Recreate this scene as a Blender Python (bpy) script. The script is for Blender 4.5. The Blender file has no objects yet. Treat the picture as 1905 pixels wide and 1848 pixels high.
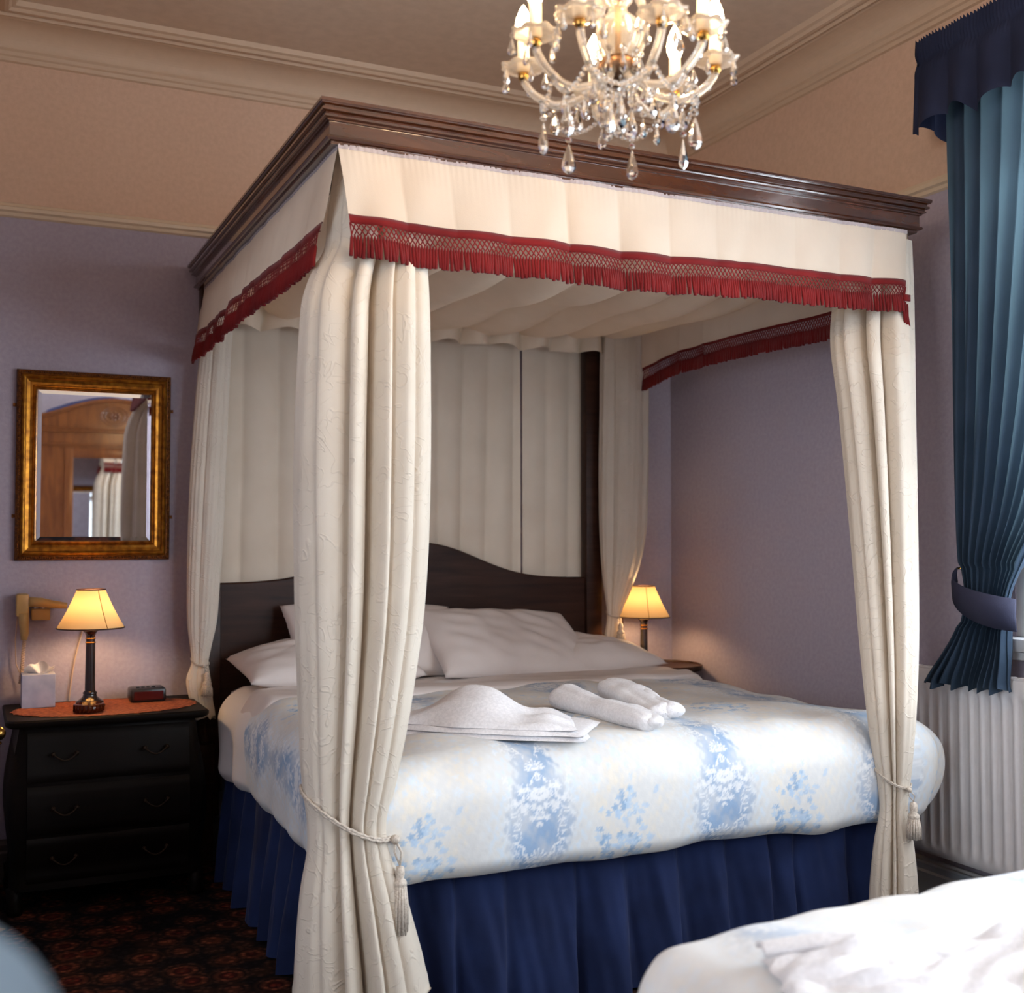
import bpy, bmesh, math, random
import numpy as np
from mathutils import Vector
random.seed(7)
rng = np.random.default_rng(7)
sc = bpy.context.scene
C = sc.collection
PI = math.pi

# ------------------------------------------------------------------ camera
FPX = 2150.0; YAW = math.radians(25); PIT = math.radians(2.0); HC = 1.36
cy, sy = math.cos(YAW), math.sin(YAW); cp, sp = math.cos(PIT), math.sin(PIT)
FW = np.array([sy*cp, cy*cp, sp]); RT = np.array([cy, -sy, 0.]); UP = np.cross(RT, FW); C0 = np.array([0, 0, HC])
def ray(u, v): return FW + RT*(u-952.5)/FPX - UP*(v-924)/FPX
def onX(u, v, X): d = ray(u, v); return C0 + d*X/d[0]
def onY(u, v, Y): d = ray(u, v); return C0 + d*Y/d[1]
def onZ(u, v, Z): d = ray(u, v); return C0 + d*(Z-HC)/d[2]

cam = bpy.data.cameras.new('camera')
cam.sensor_width = 36; cam.sensor_fit = 'HORIZONTAL'; cam.lens = FPX/1905*36
cam.dof.use_dof = True; cam.dof.focus_distance = 3.7; cam.dof.aperture_fstop = 2.9
cam.clip_start = 0.05
co = bpy.data.objects.new('camera', cam); C.objects.link(co)
co.location = (0, 0, HC); co.rotation_euler = (math.radians(90)+PIT, 0, -YAW)
sc.camera = co

# ------------------------------------------------------------------ world, daylight, exposure
W_STR = 15.5
w = bpy.data.worlds.new('overcast_sky'); sc.world = w; w.use_nodes = True
bg = w.node_tree.nodes['Background']; bg.inputs[0].default_value = (0.80, 0.90, 1.0, 1); bg.inputs[1].default_value = W_STR
BULB = 120.0           # chandelier bulb emission strength
LAMP = 150.0           # bedside lamp bulb emission strength
sc.view_settings.view_transform = 'Standard'; sc.view_settings.look = 'None'
sc.view_settings.gamma = 1; sc.view_settings.use_curve_mapping = False
sc.view_settings.exposure = 0.0
cyc = sc.cycles
cyc.use_denoising = True; cyc.max_bounces = 10; cyc.diffuse_bounces = 5; cyc.glossy_bounces = 6
cyc.transmission_bounces = 8; cyc.transparent_max_bounces = 8
cyc.caustics_reflective = False; cyc.caustics_refractive = False
cyc.sample_clamp_indirect = 6

# window portal: WIN_Y0..WIN_Y1 (right wall)
WY0, WY1, WZ0, WZ1 = 0.95, 2.86, 1.02, 2.92
YB, XR, XL, YF, ZC = 5.007, 3.232, -0.12, -1.25, 3.42
XL2 = -1.9
VY0, VY1 = -.95, .60        # second window of the same wall, beside the camera
UX0, UX1 = 1.90, 3.00       # window of the front wall, behind the camera
LY0, LY1 = -.85, .95        # added fill window in the left wall, brightens the right side
def portal(loc, rot, a, b):
    l = bpy.data.lights.new('window_daylight_portal', 'AREA'); l.shape = 'RECTANGLE'; l.size = a; l.size_y = b; l.cycles.is_portal = True
    o = bpy.data.objects.new('window_daylight_portal', l); C.objects.link(o); o.location = loc; o.rotation_euler = rot
portal((XR+.16, (VY0+VY1)/2, (WZ0+WZ1)/2), (PI/2, 0, PI/2), VY1-VY0, WZ1-WZ0)
portal((XL2-.16, (LY0+LY1)/2, (WZ0+WZ1)/2), (PI/2, 0, -PI/2), LY1-LY0, WZ1-WZ0)  # samples the sky through the added left window
portal(((UX0+UX1)/2, YF-.16, (WZ0+WZ1)/2), (PI/2, 0, 0), UX1-UX0, WZ1-WZ0)
pl = bpy.data.lights.new('window_daylight_portal', 'AREA'); pl.shape = 'RECTANGLE'; pl.size = WY1-WY0; pl.size_y = WZ1-WZ0
pl.cycles.is_portal = True
po = bpy.data.objects.new('window_daylight_portal', pl); C.objects.link(po)
po.location = (XR+0.16, (WY0+WY1)/2, (WZ0+WZ1)/2); po.rotation_euler = (0, math.radians(90), 0)
po.rotation_euler = (PI/2, 0, PI/2)

# ------------------------------------------------------------------ materials
def S(r, g, b):
    f = lambda c: (c/255/12.92) if c/255 <= .04045 else ((c/255+.055)/1.055)**2.4
    return (f(r), f(g), f(b), 1)
def nmat(name):
    m = bpy.data.materials.new(name); m.use_nodes = True
    nt = m.node_tree; return m, nt, nt.nodes['Principled BSDF'], nt.nodes.new, nt.links.new
def setp(p, **k):
    for a, v in k.items():
        p.inputs[{'base':'Base Color','rough':'Roughness','metal':'Metallic','spec':'Specular IOR Level','trans':'Transmission Weight',
                  'ior':'IOR','coat':'Coat Weight','coatr':'Coat Roughness','sheen':'Sheen Weight','em':'Emission Color','ems':'Emission Strength'}[a]].default_value = v
def mat_plain(name, col, rough=.6, **k):
    m, nt, p, N, L = nmat(name); setp(p, base=col, rough=rough, **k)
    tc = N('ShaderNodeTexCoord'); n = N('ShaderNodeTexNoise'); n.inputs['Scale'].default_value = 30; n.inputs['Detail'].default_value = 3
    L(tc.outputs['Object'], n.inputs['Vector'])
    mx = N('ShaderNodeMixRGB'); mx.blend_type = 'MULTIPLY'; mx.inputs[0].default_value = .12; mx.inputs[1].default_value = col
    L(n.outputs['Fac'], mx.inputs[2]); L(mx.outputs[0], p.inputs['Base Color'])
    return m
def mat_noise(name, c1, c2, scale, rough=.8, bump=.0, bscale=None, detail=4, dist=.01, **k):
    m, nt, p, N, L = nmat(name); setp(p, rough=rough, **k)
    tc = N('ShaderNodeTexCoord'); n = N('ShaderNodeTexNoise'); n.inputs['Scale'].default_value = scale; n.inputs['Detail'].default_value = detail
    L(tc.outputs['Object'], n.inputs['Vector'])
    r = N('ShaderNodeValToRGB'); r.color_ramp.elements[0].position = .35; r.color_ramp.elements[1].position = .65
    r.color_ramp.elements[0].color = c1; r.color_ramp.elements[1].color = c2
    L(n.outputs['Fac'], r.inputs[0]); L(r.outputs[0], p.inputs['Base Color'])
    if bump:
        n2 = N('ShaderNodeTexNoise'); n2.inputs['Scale'].default_value = bscale or scale; n2.inputs['Detail'].default_value = 5
        L(tc.outputs['Object'], n2.inputs['Vector'])
        b = N('ShaderNodeBump'); b.inputs['Strength'].default_value = bump; b.inputs['Distance'].default_value = dist
        L(n2.outputs['Fac'], b.inputs['Height']); L(b.outputs[0], p.inputs['Normal'])
    return m
def mat_wood(name, c1, c2, rough=.3, coat=.4, axis=(1, 12, 12), scale=3):
    m, nt, p, N, L = nmat(name); setp(p, rough=rough, coat=coat, coatr=.18)
    tc = N('ShaderNodeTexCoord'); mp = N('ShaderNodeMapping'); mp.inputs['Scale'].default_value = axis
    n = N('ShaderNodeTexNoise'); n.inputs['Scale'].default_value = scale; n.inputs['Detail'].default_value = 7; n.inputs['Distortion'].default_value = .6
    L(tc.outputs['Object'], mp.inputs[0]); L(mp.outputs[0], n.inputs['Vector'])
    r = N('ShaderNodeValToRGB'); r.color_ramp.elements[0].position = .3; r.color_ramp.elements[1].position = .7
    r.color_ramp.elements[0].color = c1; r.color_ramp.elements[1].color = c2
    L(n.outputs['Fac'], r.inputs[0]); L(r.outputs[0], p.inputs['Base Color'])
    b = N('ShaderNodeBump'); b.inputs['Strength'].default_value = .15; b.inputs['Distance'].default_value = .003
    L(n.outputs['Fac'], b.inputs['Height']); L(b.outputs[0], p.inputs['Normal'])
    return m
def mat_fabric(name, c1, c2, trans=.2, vine=0., weave=900, rough=.85, tcol=None, sheen=.0):
    m, nt, p, N, L = nmat(name); setp(p, rough=rough, spec=.2, sheen=sheen)
    tc = N('ShaderNodeTexCoord'); n = N('ShaderNodeTexNoise'); n.inputs['Scale'].default_value = 6; n.inputs['Detail'].default_value = 4
    L(tc.outputs['Object'], n.inputs['Vector'])
    r = N('ShaderNodeValToRGB'); r.color_ramp.elements[0].position = .3; r.color_ramp.elements[1].position = .7
    r.color_ramp.elements[0].color = c1; r.color_ramp.elements[1].color = c2
    L(n.outputs['Fac'], r.inputs[0]); L(r.outputs[0], p.inputs['Base Color'])
    w1 = N('ShaderNodeTexNoise'); w1.inputs['Scale'].default_value = weave*.4; w1.inputs['Detail'].default_value = 2
    L(tc.outputs['Object'], w1.inputs['Vector'])
    b = N('ShaderNodeBump'); b.inputs['Strength'].default_value = .15; b.inputs['Distance'].default_value = .002
    L(w1.outputs['Fac'], b.inputs['Height'])
    last = b
    if vine:
        v = N('ShaderNodeTexNoise'); v.inputs['Scale'].default_value = 9; v.inputs['Detail'].default_value = 1.5; v.inputs['Distortion'].default_value = 2.2
        L(tc.outputs['Object'], v.inputs['Vector'])
        s1 = N('ShaderNodeMath'); s1.operation = 'SUBTRACT'; s1.inputs[1].default_value = .5; L(v.outputs['Fac'], s1.inputs[0])
        s2 = N('ShaderNodeMath'); s2.operation = 'ABSOLUTE'; L(s1.outputs[0], s2.inputs[0])
        s3 = N('ShaderNodeMapRange'); s3.inputs[1].default_value = .0; s3.inputs[2].default_value = .022; s3.inputs[3].default_value = 1; s3.inputs[4].default_value = 0
        L(s2.outputs[0], s3.inputs[0])
        b2 = N('ShaderNodeBump'); b2.inputs['Strength'].default_value = vine; b2.inputs['Distance'].default_value = .004
        L(s3.outputs[0], b2.inputs['Height']); L(b.outputs[0], b2.inputs['Normal']); last = b2
    L(last.outputs[0], p.inputs['Normal'])
    if trans:
        t = N('ShaderNodeBsdfTranslucent'); t.inputs[0].default_value = tcol or c2
        mx = N('ShaderNodeMixShader'); mx.inputs[0].default_value = trans
        L(p.outputs[0], mx.inputs[1]); L(t.outputs[0], mx.inputs[2]); L(mx.outputs[0], nt.nodes['Material Output'].inputs[0])
    return m
M = {}
def lowspec(m, v): m.node_tree.nodes['Principled BSDF'].inputs['Specular IOR Level'].default_value = v
M['wall'] = mat_noise('lavender_wallpaper', S(164, 154, 167), S(172, 162, 174), 60, .85, .3, 90, dist=.004)
M['cream_wall'] = mat_noise('cream_wallpaper', S(204, 172, 148), S(212, 180, 156), 50, .8, .2, 120, dist=.003)
M['ceiling'] = mat_noise('ceiling_paint', S(204, 182, 160), S(212, 190, 168), 20, .8, .1, 150, dist=.002)
M['cornice_paint'] = mat_plain('cornice_paint', S(206, 180, 154), .6)
M['trim'] = mat_plain('cream_trim_paint', S(214, 192, 164), .4)
M['skirt_paint'] = mat_plain('grey_skirting_paint', S(196, 204, 214), .5)
M['brown_paint'] = mat_plain('brown_skirting_paint', S(70, 58, 52), .5)
M['white_paint'] = mat_plain('white_gloss_paint', S(228, 228, 230), .3)
M['rad'] = mat_plain('radiator_enamel', S(225, 222, 224), .35)
M['dark_wood'] = mat_wood('dark_oak', S(40, 23, 17), S(62, 38, 28), .34, .0)
M['cornice_wood'] = mat_wood('polished_mahogany', S(52, 25, 11), S(80, 42, 20), .18, .7, (2, 10, 10))
M['cornice_wood'].node_tree.nodes['Principled BSDF'].inputs['Coat Roughness'].default_value = .07
M['chest_wood'] = mat_wood('ebonised_wood', S(11, 7, 5), S(18, 11, 7), .5, .0)
lowspec(M['dark_wood'], .14); lowspec(M['chest_wood'], .12)
M['pine'] = mat_wood('varnished_pine', S(98, 52, 24), S(126, 72, 34), .3, .3, (10, 10, 1.5))
M['cream'] = mat_fabric('cream_damask', S(222, 210, 194), S(232, 221, 206), .22, .45)
M['cream_plain'] = mat_fabric('cream_cotton', S(212, 196, 178), S(222, 206, 188), .25)
M['lining'] = mat_fabric('cream_lining', S(228, 211, 190), S(238, 222, 202), .2)
M['red'] = mat_fabric('claret_braid', S(94, 11, 13), S(120, 22, 22), .05, sheen=.1)
M['header_grey'] = mat_fabric('grey_header_reflection', S(150, 140, 142), S(176, 164, 162), 0)
M['navy'] = mat_fabric('navy_bed_skirt', S(17, 27, 58), S(27, 40, 78), .0, sheen=.05)
M['blue_curtain'] = mat_fabric('blue_curtain_cloth', S(50, 66, 84), S(60, 76, 96), .3, tcol=S(84, 104, 112))
M['blue_band'] = mat_fabric('blue_tieback_cloth', S(42, 44, 62), S(52, 52, 70), .05)
M['white_linen'] = mat_fabric('white_linen', S(214, 202, 196), S(224, 213, 207), .1)
M['towel'] = mat_noise('white_terry', S(226, 224, 226), S(240, 238, 240), 120, .95, .5, 420, dist=.004)
M['rope'] = mat_noise('silver_cord', S(168, 154, 140), S(206, 194, 180), 200, .6, .4, 300, dist=.002)
M['gold'] = mat_noise('gilt_frame', S(120, 70, 18), S(176, 116, 36), 40, .32, .1, 80, metal=.85)
M['gold_dark'] = mat_noise('dark_gilt', S(70, 36, 12), S(128, 74, 22), 90, .4, .6, 160, dist=.004, metal=.7)
M['brass'] = mat_plain('brass', S(176, 130, 66), .25, metal=1.)
M['mirror'] = mat_plain('silvered_glass', (.86, .87, .88, 1), .01, metal=1.)
M['black'] = mat_plain('black_plastic', S(22, 20, 22), .3)
M['lamp_body'] = mat_plain('dark_lacquer', S(34, 18, 16), .18, coat=.8)
M['amber'] = mat_plain('amber_glass', S(120, 44, 14), .08, trans=.6)
M['cardboard'] = mat_noise('grey_printed_card', S(150, 154, 176), S(172, 174, 192), 18, .6)
M['tissue'] = mat_plain('tissue_paper', S(236, 226, 216), .9)
M['dryer'] = mat_plain('yellowed_plastic', S(196, 158, 96), .45)
M['cord'] = mat_plain('cream_cord', S(206, 176, 150), .5)
M['red_led'] = mat_plain('clock_window', S(60, 12, 12), .1, em=(1, .06, .04, 1), ems=.012)
M['chair'] = mat_fabric('pale_blue_upholstery', S(128, 146, 158), S(140, 156, 166), 0)
M['blue_cushion'] = mat_fabric('blue_blanket', S(40, 62, 120), S(54, 80, 140), 0)
m, nt, p, N, L = nmat('crystal'); setp(p, base=(1, .985, .96, 1), rough=.02, trans=1., ior=1.5, spec=.8); M['crystal'] = m
m, nt, p, N, L = nmat('frosted_glass'); setp(p, base=(1, .96, .9, 1), rough=.12, trans=.85, ior=1.4, spec=.6)
t = N('ShaderNodeBsdfTranslucent'); t.inputs[0].default_value = (1, .93, .84, 1); mx = N('ShaderNodeMixShader'); mx.inputs[0].default_value = .12
L(p.outputs[0], mx.inputs[1]); L(t.outputs[0], mx.inputs[2]); L(mx.outputs[0], nt.nodes['Material Output'].inputs[0]); M['pan'] = m
m, nt, p, N, L = nmat('window_glass'); gl = N('ShaderNodeBsdfGlossy'); gl.inputs['Roughness'].default_value = .0; tr = N('ShaderNodeBsdfTransparent'); mx = N('ShaderNodeMixShader'); mx.inputs[0].default_value = .06
L(tr.outputs[0], mx.inputs[1]); L(gl.outputs[0], mx.inputs[2]); L(mx.outputs[0], nt.nodes['Material Output'].inputs[0]); M['glass'] = m
m, nt, p, N, L = nmat('candle_bulb'); setp(p, base=(1, .9, .7, 1), em=(1, .66, .34, 1), ems=BULB); M['bulb'] = m
m, nt, p, N, L = nmat('lamp_bulb'); setp(p, base=(1, .9, .7, 1), em=(1, .66, .34, 1), ems=LAMP); M['lbulb'] = m
def shade_mat():
    m, nt, p, N, L = nmat('lamp_shade_silk'); setp(p, base=S(222, 190, 140), rough=.8)
    t = N('ShaderNodeBsdfTranslucent'); t.inputs[0].default_value = S(224, 186, 128); mx = N('ShaderNodeMixShader'); mx.inputs[0].default_value = .12
    L(p.outputs[0], mx.inputs[1]); L(t.outputs[0], mx.inputs[2]); L(mx.outputs[0], nt.nodes['Material Output'].inputs[0]); return m
M['shade'] = shade_mat()
def carpet_mat():
    m, nt, p, N, L = nmat('patterned_carpet'); setp(p, rough=.95, spec=.1)
    tc = N('ShaderNodeTexCoord')
    v = N('ShaderNodeTexVoronoi'); v.inputs['Scale'].default_value = 8.5; v.inputs['Randomness'].default_value = .6; L(tc.outputs['Object'], v.inputs['Vector'])
    v2 = N('ShaderNodeTexVoronoi'); v2.inputs['Scale'].default_value = 45; L(tc.outputs['Object'], v2.inputs['Vector'])
    r = N('ShaderNodeValToRGB'); e = r.color_ramp.elements; e[0].position = .0; e[0].color = S(120, 84, 60); e[1].position = .62; e[1].color = S(26, 20, 24)
    a = r.color_ramp.elements.new(.10); a.color = S(110, 40, 30); a = r.color_ramp.elements.new(.22); a.color = S(60, 24, 24); a = r.color_ramp.elements.new(.3); a.color = S(120, 66, 46); a = r.color_ramp.elements.new(.44); a.color = S(40, 24, 24); a = r.color_ramp.elements.new(.5); a.color = S(70, 44, 34)
    L(v.outputs['Distance'], r.inputs[0])
    r2 = N('ShaderNodeValToRGB'); r2.color_ramp.elements[0].position = .25; r2.color_ramp.elements[0].color = (1, 1, 1, 1); r2.color_ramp.elements[1].position = .5; r2.color_ramp.elements[1].color = (.25, .25, .3, 1)
    L(v2.outputs['Distance'], r2.inputs[0])
    mx = N('ShaderNodeMixRGB'); mx.blend_type = 'MULTIPLY'; mx.inputs[0].default_value = .85; L(r.outputs[0], mx.inputs[1]); L(r2.outputs[0], mx.inputs[2])
    L(mx.outputs[0], p.inputs['Base Color']); return m
M['carpet'] = carpet_mat()
def print_mat(name, tr=.08):
    m, nt, p, N, L = nmat(name); setp(p, rough=.8, spec=.2)
    a = N('ShaderNodeAttribute'); a.attribute_name = 'print'; L(a.outputs['Color'], p.inputs['Base Color'])
    tc = N('ShaderNodeTexCoord'); n = N('ShaderNodeTexNoise'); n.inputs['Scale'].default_value = 9; n.inputs['Detail'].default_value = 5; L(tc.outputs['Object'], n.inputs['Vector'])
    b = N('ShaderNodeBump'); b.inputs['Strength'].default_value = .35; b.inputs['Distance'].default_value = .012; L(n.outputs['Fac'], b.inputs['Height']); L(b.outputs[0], p.inputs['Normal'])
    return m
M['duvet'] = print_mat('printed_duvet_cotton')

# ------------------------------------------------------------------ object helpers
def wloc(o):
    v = Vector((0, 0, 0))
    while o: v = v + o.location; o = o.parent
    return v
def mesh(name, V, F, mat, parent=None, smooth=True, colors=None):
    """World coordinates in; the mesh is stored relative to its parent's origin."""
    V = np.asarray(V, dtype=float).reshape(-1, 3)
    off = np.array(wloc(parent)) if parent else (np.array([V[:, 0].mean(), V[:, 1].mean(), V[:, 2].min()]))
    me = bpy.data.meshes.new(name); me.from_pydata((V-off).tolist(), [], [tuple(map(int, f)) for f in F]); me.update()
    if isinstance(mat, (list, tuple)):
        for q in mat: me.materials.append(q)
    else: me.materials.append(mat)
    if smooth: me.polygons.foreach_set('use_smooth', [True]*len(me.polygons))
    if colors is not None:
        a = me.color_attributes.new('print', 'FLOAT_COLOR', 'POINT'); a.data.foreach_set('color', np.asarray(colors, dtype=np.float32).ravel())
    o = bpy.data.objects.new(name, me); C.objects.link(o)
    if parent: o.parent = parent
    else: o.location = off.tolist()
    return o
def tag(o, label, cat, group=None):
    o['label'] = label; o['category'] = cat
    if group: o['group'] = group
    return o
def thing(name, label, cat, loc, group=None):
    o = bpy.data.objects.new(name, None); C.objects.link(o); o.location = [float(x) for x in loc]; o.empty_display_size = .05
    return tag(o, label, cat, group)
def struct(o): o['kind'] = 'structure'; return o
class G:
    """collects geometry for one mesh object"""
    def __init__(s): s.V = []; s.F = []; s.n = 0
    def add(s, V, F):
        V = np.asarray(V, dtype=float).reshape(-1, 3); s.V.append(V); s.F += [tuple(i+s.n for i in f) for f in F]; s.n += len(V); return s
    def box(s, a, b, bev=0.0):
        a = np.array(a, float); b = np.array(b, float); lo = np.minimum(a, b); hi = np.maximum(a, b)
        bm = bmesh.new(); bmesh.ops.create_cube(bm, size=1)
        for v in bm.verts: v.co = Vector(((lo+hi)/2 + np.array(v.co)*(hi-lo)).tolist())
        if bev: bmesh.ops.bevel(bm, geom=list(bm.edges), offset=bev, segments=2, affect='EDGES', profile=.5)
        bm.verts.index_update(); V = [tuple(v.co) for v in bm.verts]; F = [[v.index for v in f.verts] for f in bm.faces]; bm.free()
        return s.add(V, F)
    def grid(s, P, wrap=False, flip=False):
        P = np.asarray(P, float); n, m = P.shape[:2]; F = []
        mm = m if wrap else m-1
        for i in range(n-1):
            for j in range(mm):
                j2 = (j+1) % m
                q = (i*m+j, i*m+j2, (i+1)*m+j2, (i+1)*m+j)
                F.append(q[::-1] if flip else q)
        return s.add(P.reshape(-1, 3), F)
    def lathe(s, prof, c, n=24, caps=True, ph=0):
        th = np.arange(n)*2*PI/n+ph; P = np.array([[[c[0]+r*math.cos(t), c[1]+r*math.sin(t), c[2]+z] for t in th] for r, z in prof])
        s.grid(P, wrap=True)
        return s
    def tube(s, pts, r, n=8, cap=True):
        P = np.array(pts, float); k = len(P); R = np.full(k, r) if np.isscalar(r) else np.array(r, float)
        T = np.gradient(P, axis=0); T /= np.linalg.norm(T, axis=1)[:, None]+1e-9
        up = np.array([0, 0, 1.]) if abs(T[0][2]) < .9 else np.array([1., 0, 0]); A = np.cross(T[0], up); A /= np.linalg.norm(A)
        rings = []
        for i in range(k):
            A = A-T[i]*(A@T[i]); A /= np.linalg.norm(A)+1e-9; B = np.cross(T[i], A)
            rings.append([P[i]+R[i]*(math.cos(t)*A+math.sin(t)*B) for t in np.arange(n)*2*PI/n])
        s.grid(rings, wrap=True)
        if cap:
            b = s.n-k*n; s.F.append(tuple(b+j for j in range(n))[::-1]); s.F.append(tuple(b+(k-1)*n+j for j in range(n)))
        return s
    def ball(s, c, r, nu=8, nv=6, sz=1.):
        return s.lathe([(max(1e-4, r*math.sin(PI*i/nv)), -r*sz*math.cos(PI*i/nv)) for i in range(nv+1)], c, nu)
    def done(s, name, mat, parent=None, smooth=True): return mesh(name, np.vstack(s.V), s.F, mat, parent, smooth)
def auto(o, ang=35):
    me = o.data
    try: me.set_sharp_from_angle(angle=math.radians(ang))
    except Exception: pass
    return o
def interp(x, xs, ys):
    """smooth monotone-ish interpolation (cubic through points)"""
    xs = np.array(xs, float); ys = np.array(ys, float); o = np.argsort(xs); xs = xs[o]; ys = ys[o]
    m = np.gradient(ys, xs); x = np.clip(x, xs[0], xs[-1]); i = np.clip(np.searchsorted(xs, x)-1, 0, len(xs)-2)
    h = xs[i+1]-xs[i]; t = (x-xs[i])/h
    return (2*t**3-3*t**2+1)*ys[i]+(t**3-2*t**2+t)*h*m[i]+(-2*t**3+3*t**2)*ys[i+1]+(t**3-t**2)*h*m[i+1]
def snoise(x, seed, n=5):
    r = np.random.default_rng(seed); return sum(np.sin(x*r.uniform(.6, 1.6)*(k+1)+r.uniform(0, 6.28))/(k+1) for k in range(n))/2
def noise2(X, Y, seed, f=1., n=10):
    r = np.random.default_rng(seed); o = 0
    for k in range(n):
        a = r.uniform(0, 2*PI); q = f*r.uniform(.5, 2.2); o = o+np.sin((X*math.cos(a)+Y*math.sin(a))*q+r.uniform(0, 6.28))
    return o/n**.5

# ------------------------------------------------------------------ room shell
YJ = 3.0; XL2 = -1.9
g = G(); g.box((XL2-.2, YF-.2, -.12), (XR+.3, YB+.2, 0)); struct(g.done('floor', M['carpet'], smooth=False))
g = G(); g.box((XL2-.2, YF-.2, ZC), (XR+.3, YB+.2, ZC+.12)); struct(g.done('ceiling', M['ceiling'], smooth=False))
ZR = 2.664
def wallpair(tagname, a, b):
    g = G(); g.box((a[0], a[1], 0), (b[0], b[1], ZR)); o = struct(g.done(tagname, M['wall'], smooth=False))
    g = G(); g.box((a[0], a[1], ZR), (b[0], b[1], ZC)); u = g.done('upper_wall', M['cream_wall'], o, smooth=False); return o
def wall_with_holes(name, parts_low, parts_up):
    g = G()
    for a, b in parts_low: g.box(a, b)
    o = struct(g.done(name, M['wall'], smooth=False)); g = G()
    for a, b in parts_up: g.box(a, b)
    g.done('upper_wall', M['cream_wall'], o, smooth=False)
wallpair('wall_back', (XL2-.2, YB), (XR+.3, YB+.2))
wall_with_holes('wall_front', [((XL2-.2, YF-.3, 0), (UX0, YF, ZR)), ((UX1, YF-.3, 0), (XR, YF, ZR)), ((UX0, YF-.3, 0), (UX1, YF, WZ0))],
                [((XL2-.2, YF-.3, ZR), (UX0, YF, ZC)), ((UX1, YF-.3, ZR), (XR, YF, ZC)), ((UX0, YF-.3, WZ1), (UX1, YF, ZC))])
wall_with_holes('wall_left', [((XL2-.3, YF, 0), (XL2, LY0, ZR)), ((XL2-.3, LY1, 0), (XL2, YJ, ZR)), ((XL2-.3, LY0, 0), (XL2, LY1, WZ0))],
                [((XL2-.3, YF, ZR), (XL2, LY0, ZC)), ((XL2-.3, LY1, ZR), (XL2, YJ, ZC)), ((XL2-.3, LY0, WZ1), (XL2, LY1, ZC))])
wallpair('wall_left_recess', (XL2-.2, YJ), (XL, YB))
# right wall with the window openings
wall_with_holes('wall_right', [((XR, YF, 0), (XR+.3, VY0, ZR)), ((XR, VY1, 0), (XR+.3, WY0, ZR)), ((XR, WY1, 0), (XR+.3, YB, ZR)), ((XR, WY0, 0), (XR+.3, WY1, WZ0)), ((XR, VY0, 0), (XR+.3, VY1, WZ0))],
                [((XR, YF, ZR), (XR+.3, VY0, ZC)), ((XR, VY1, ZR), (XR+.3, WY0, ZC)), ((XR, WY1, ZR), (XR+.3, YB, ZC)), ((XR, WY0, WZ1), (XR+.3, WY1, ZC)), ((XR, VY0, WZ1), (XR+.3, VY1, ZC))])

def moulding(name, prof, path, mat, closed=False):
    """prof: (offset from wall into the room, z).  path: plan points, room on the left-hand side of the walk"""
    pts = [np.array(p, float) for p in path]; n = len(pts); rows = []
    for i in range(n):
        d1 = pts[i]-pts[i-1] if i > 0 else pts[1]-pts[0]; d2 = pts[i+1]-pts[i] if i < n-1 else pts[i]-pts[i-1]
        d1 = d1/np.linalg.norm(d1); d2 = d2/np.linalg.norm(d2); n1 = np.array([-d1[1], d1[0]]); n2 = np.array([-d2[1], d2[0]])
        b = n1+n2; b = b/(b@n1) if abs(b@n1) > 1e-6 else n1
        rows.append([[pts[i][0]+b[0]*o, pts[i][1]+b[1]*o, z] for o, z in prof])
    g = G(); g.grid(rows); o = g.done(name, mat, smooth=False); return struct(o)
roomL = [(XR, YF), (XR, YB), (XL, YB), (XL, YJ), (XL2, YJ), (XL2, YF)]
moulding('trim_1', [(0, ZR-.025), (.012, ZR-.02), (.016, ZR-.008), (.028, ZR-.002), (.03, ZR+.012), (.014, ZR+.018), (.012, ZR+.03), (0, ZR+.034)], roomL, M['trim'])   # picture rail
cove = [(.036+.105*(1-math.cos(a)), 3.314+.074*math.sin(a)) for a in np.linspace(.12, PI/2, 12)]
moulding('trim_2', [(0, 3.266), (.012, 3.270), (.015, 3.285), (.024, 3.290), (.026, 3.304), (.036, 3.312)]+cove+[(.150, 3.392), (.15, 3.42)], roomL, M['cornice_paint'])  # plaster cornice
moulding('trim_3', [(.155, 3.42), (.158, 3.388), (.172, 3.384), (.18, 3.395), (.2, 3.388), (.215, 3.388), (.225, 3.398), (.24, 3.402), (.25, 3.42)], roomL, M['cornice_paint'])     # inner ceiling border
moulding('baseboard_right', [(0, .0), (.022, 0), (.022, .12), (.016, .128), (.016, .15), (.008, .165), (0, .17)], [(XR, YF), (XR, YB)], M['skirt_paint'])
moulding('baseboard_back', [(0, .0), (.022, 0), (.022, .12), (.016, .128), (.016, .15), (.008, .165), (0, .17)], [(XR, YB), (XL, YB)], M['brown_paint'])

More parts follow.
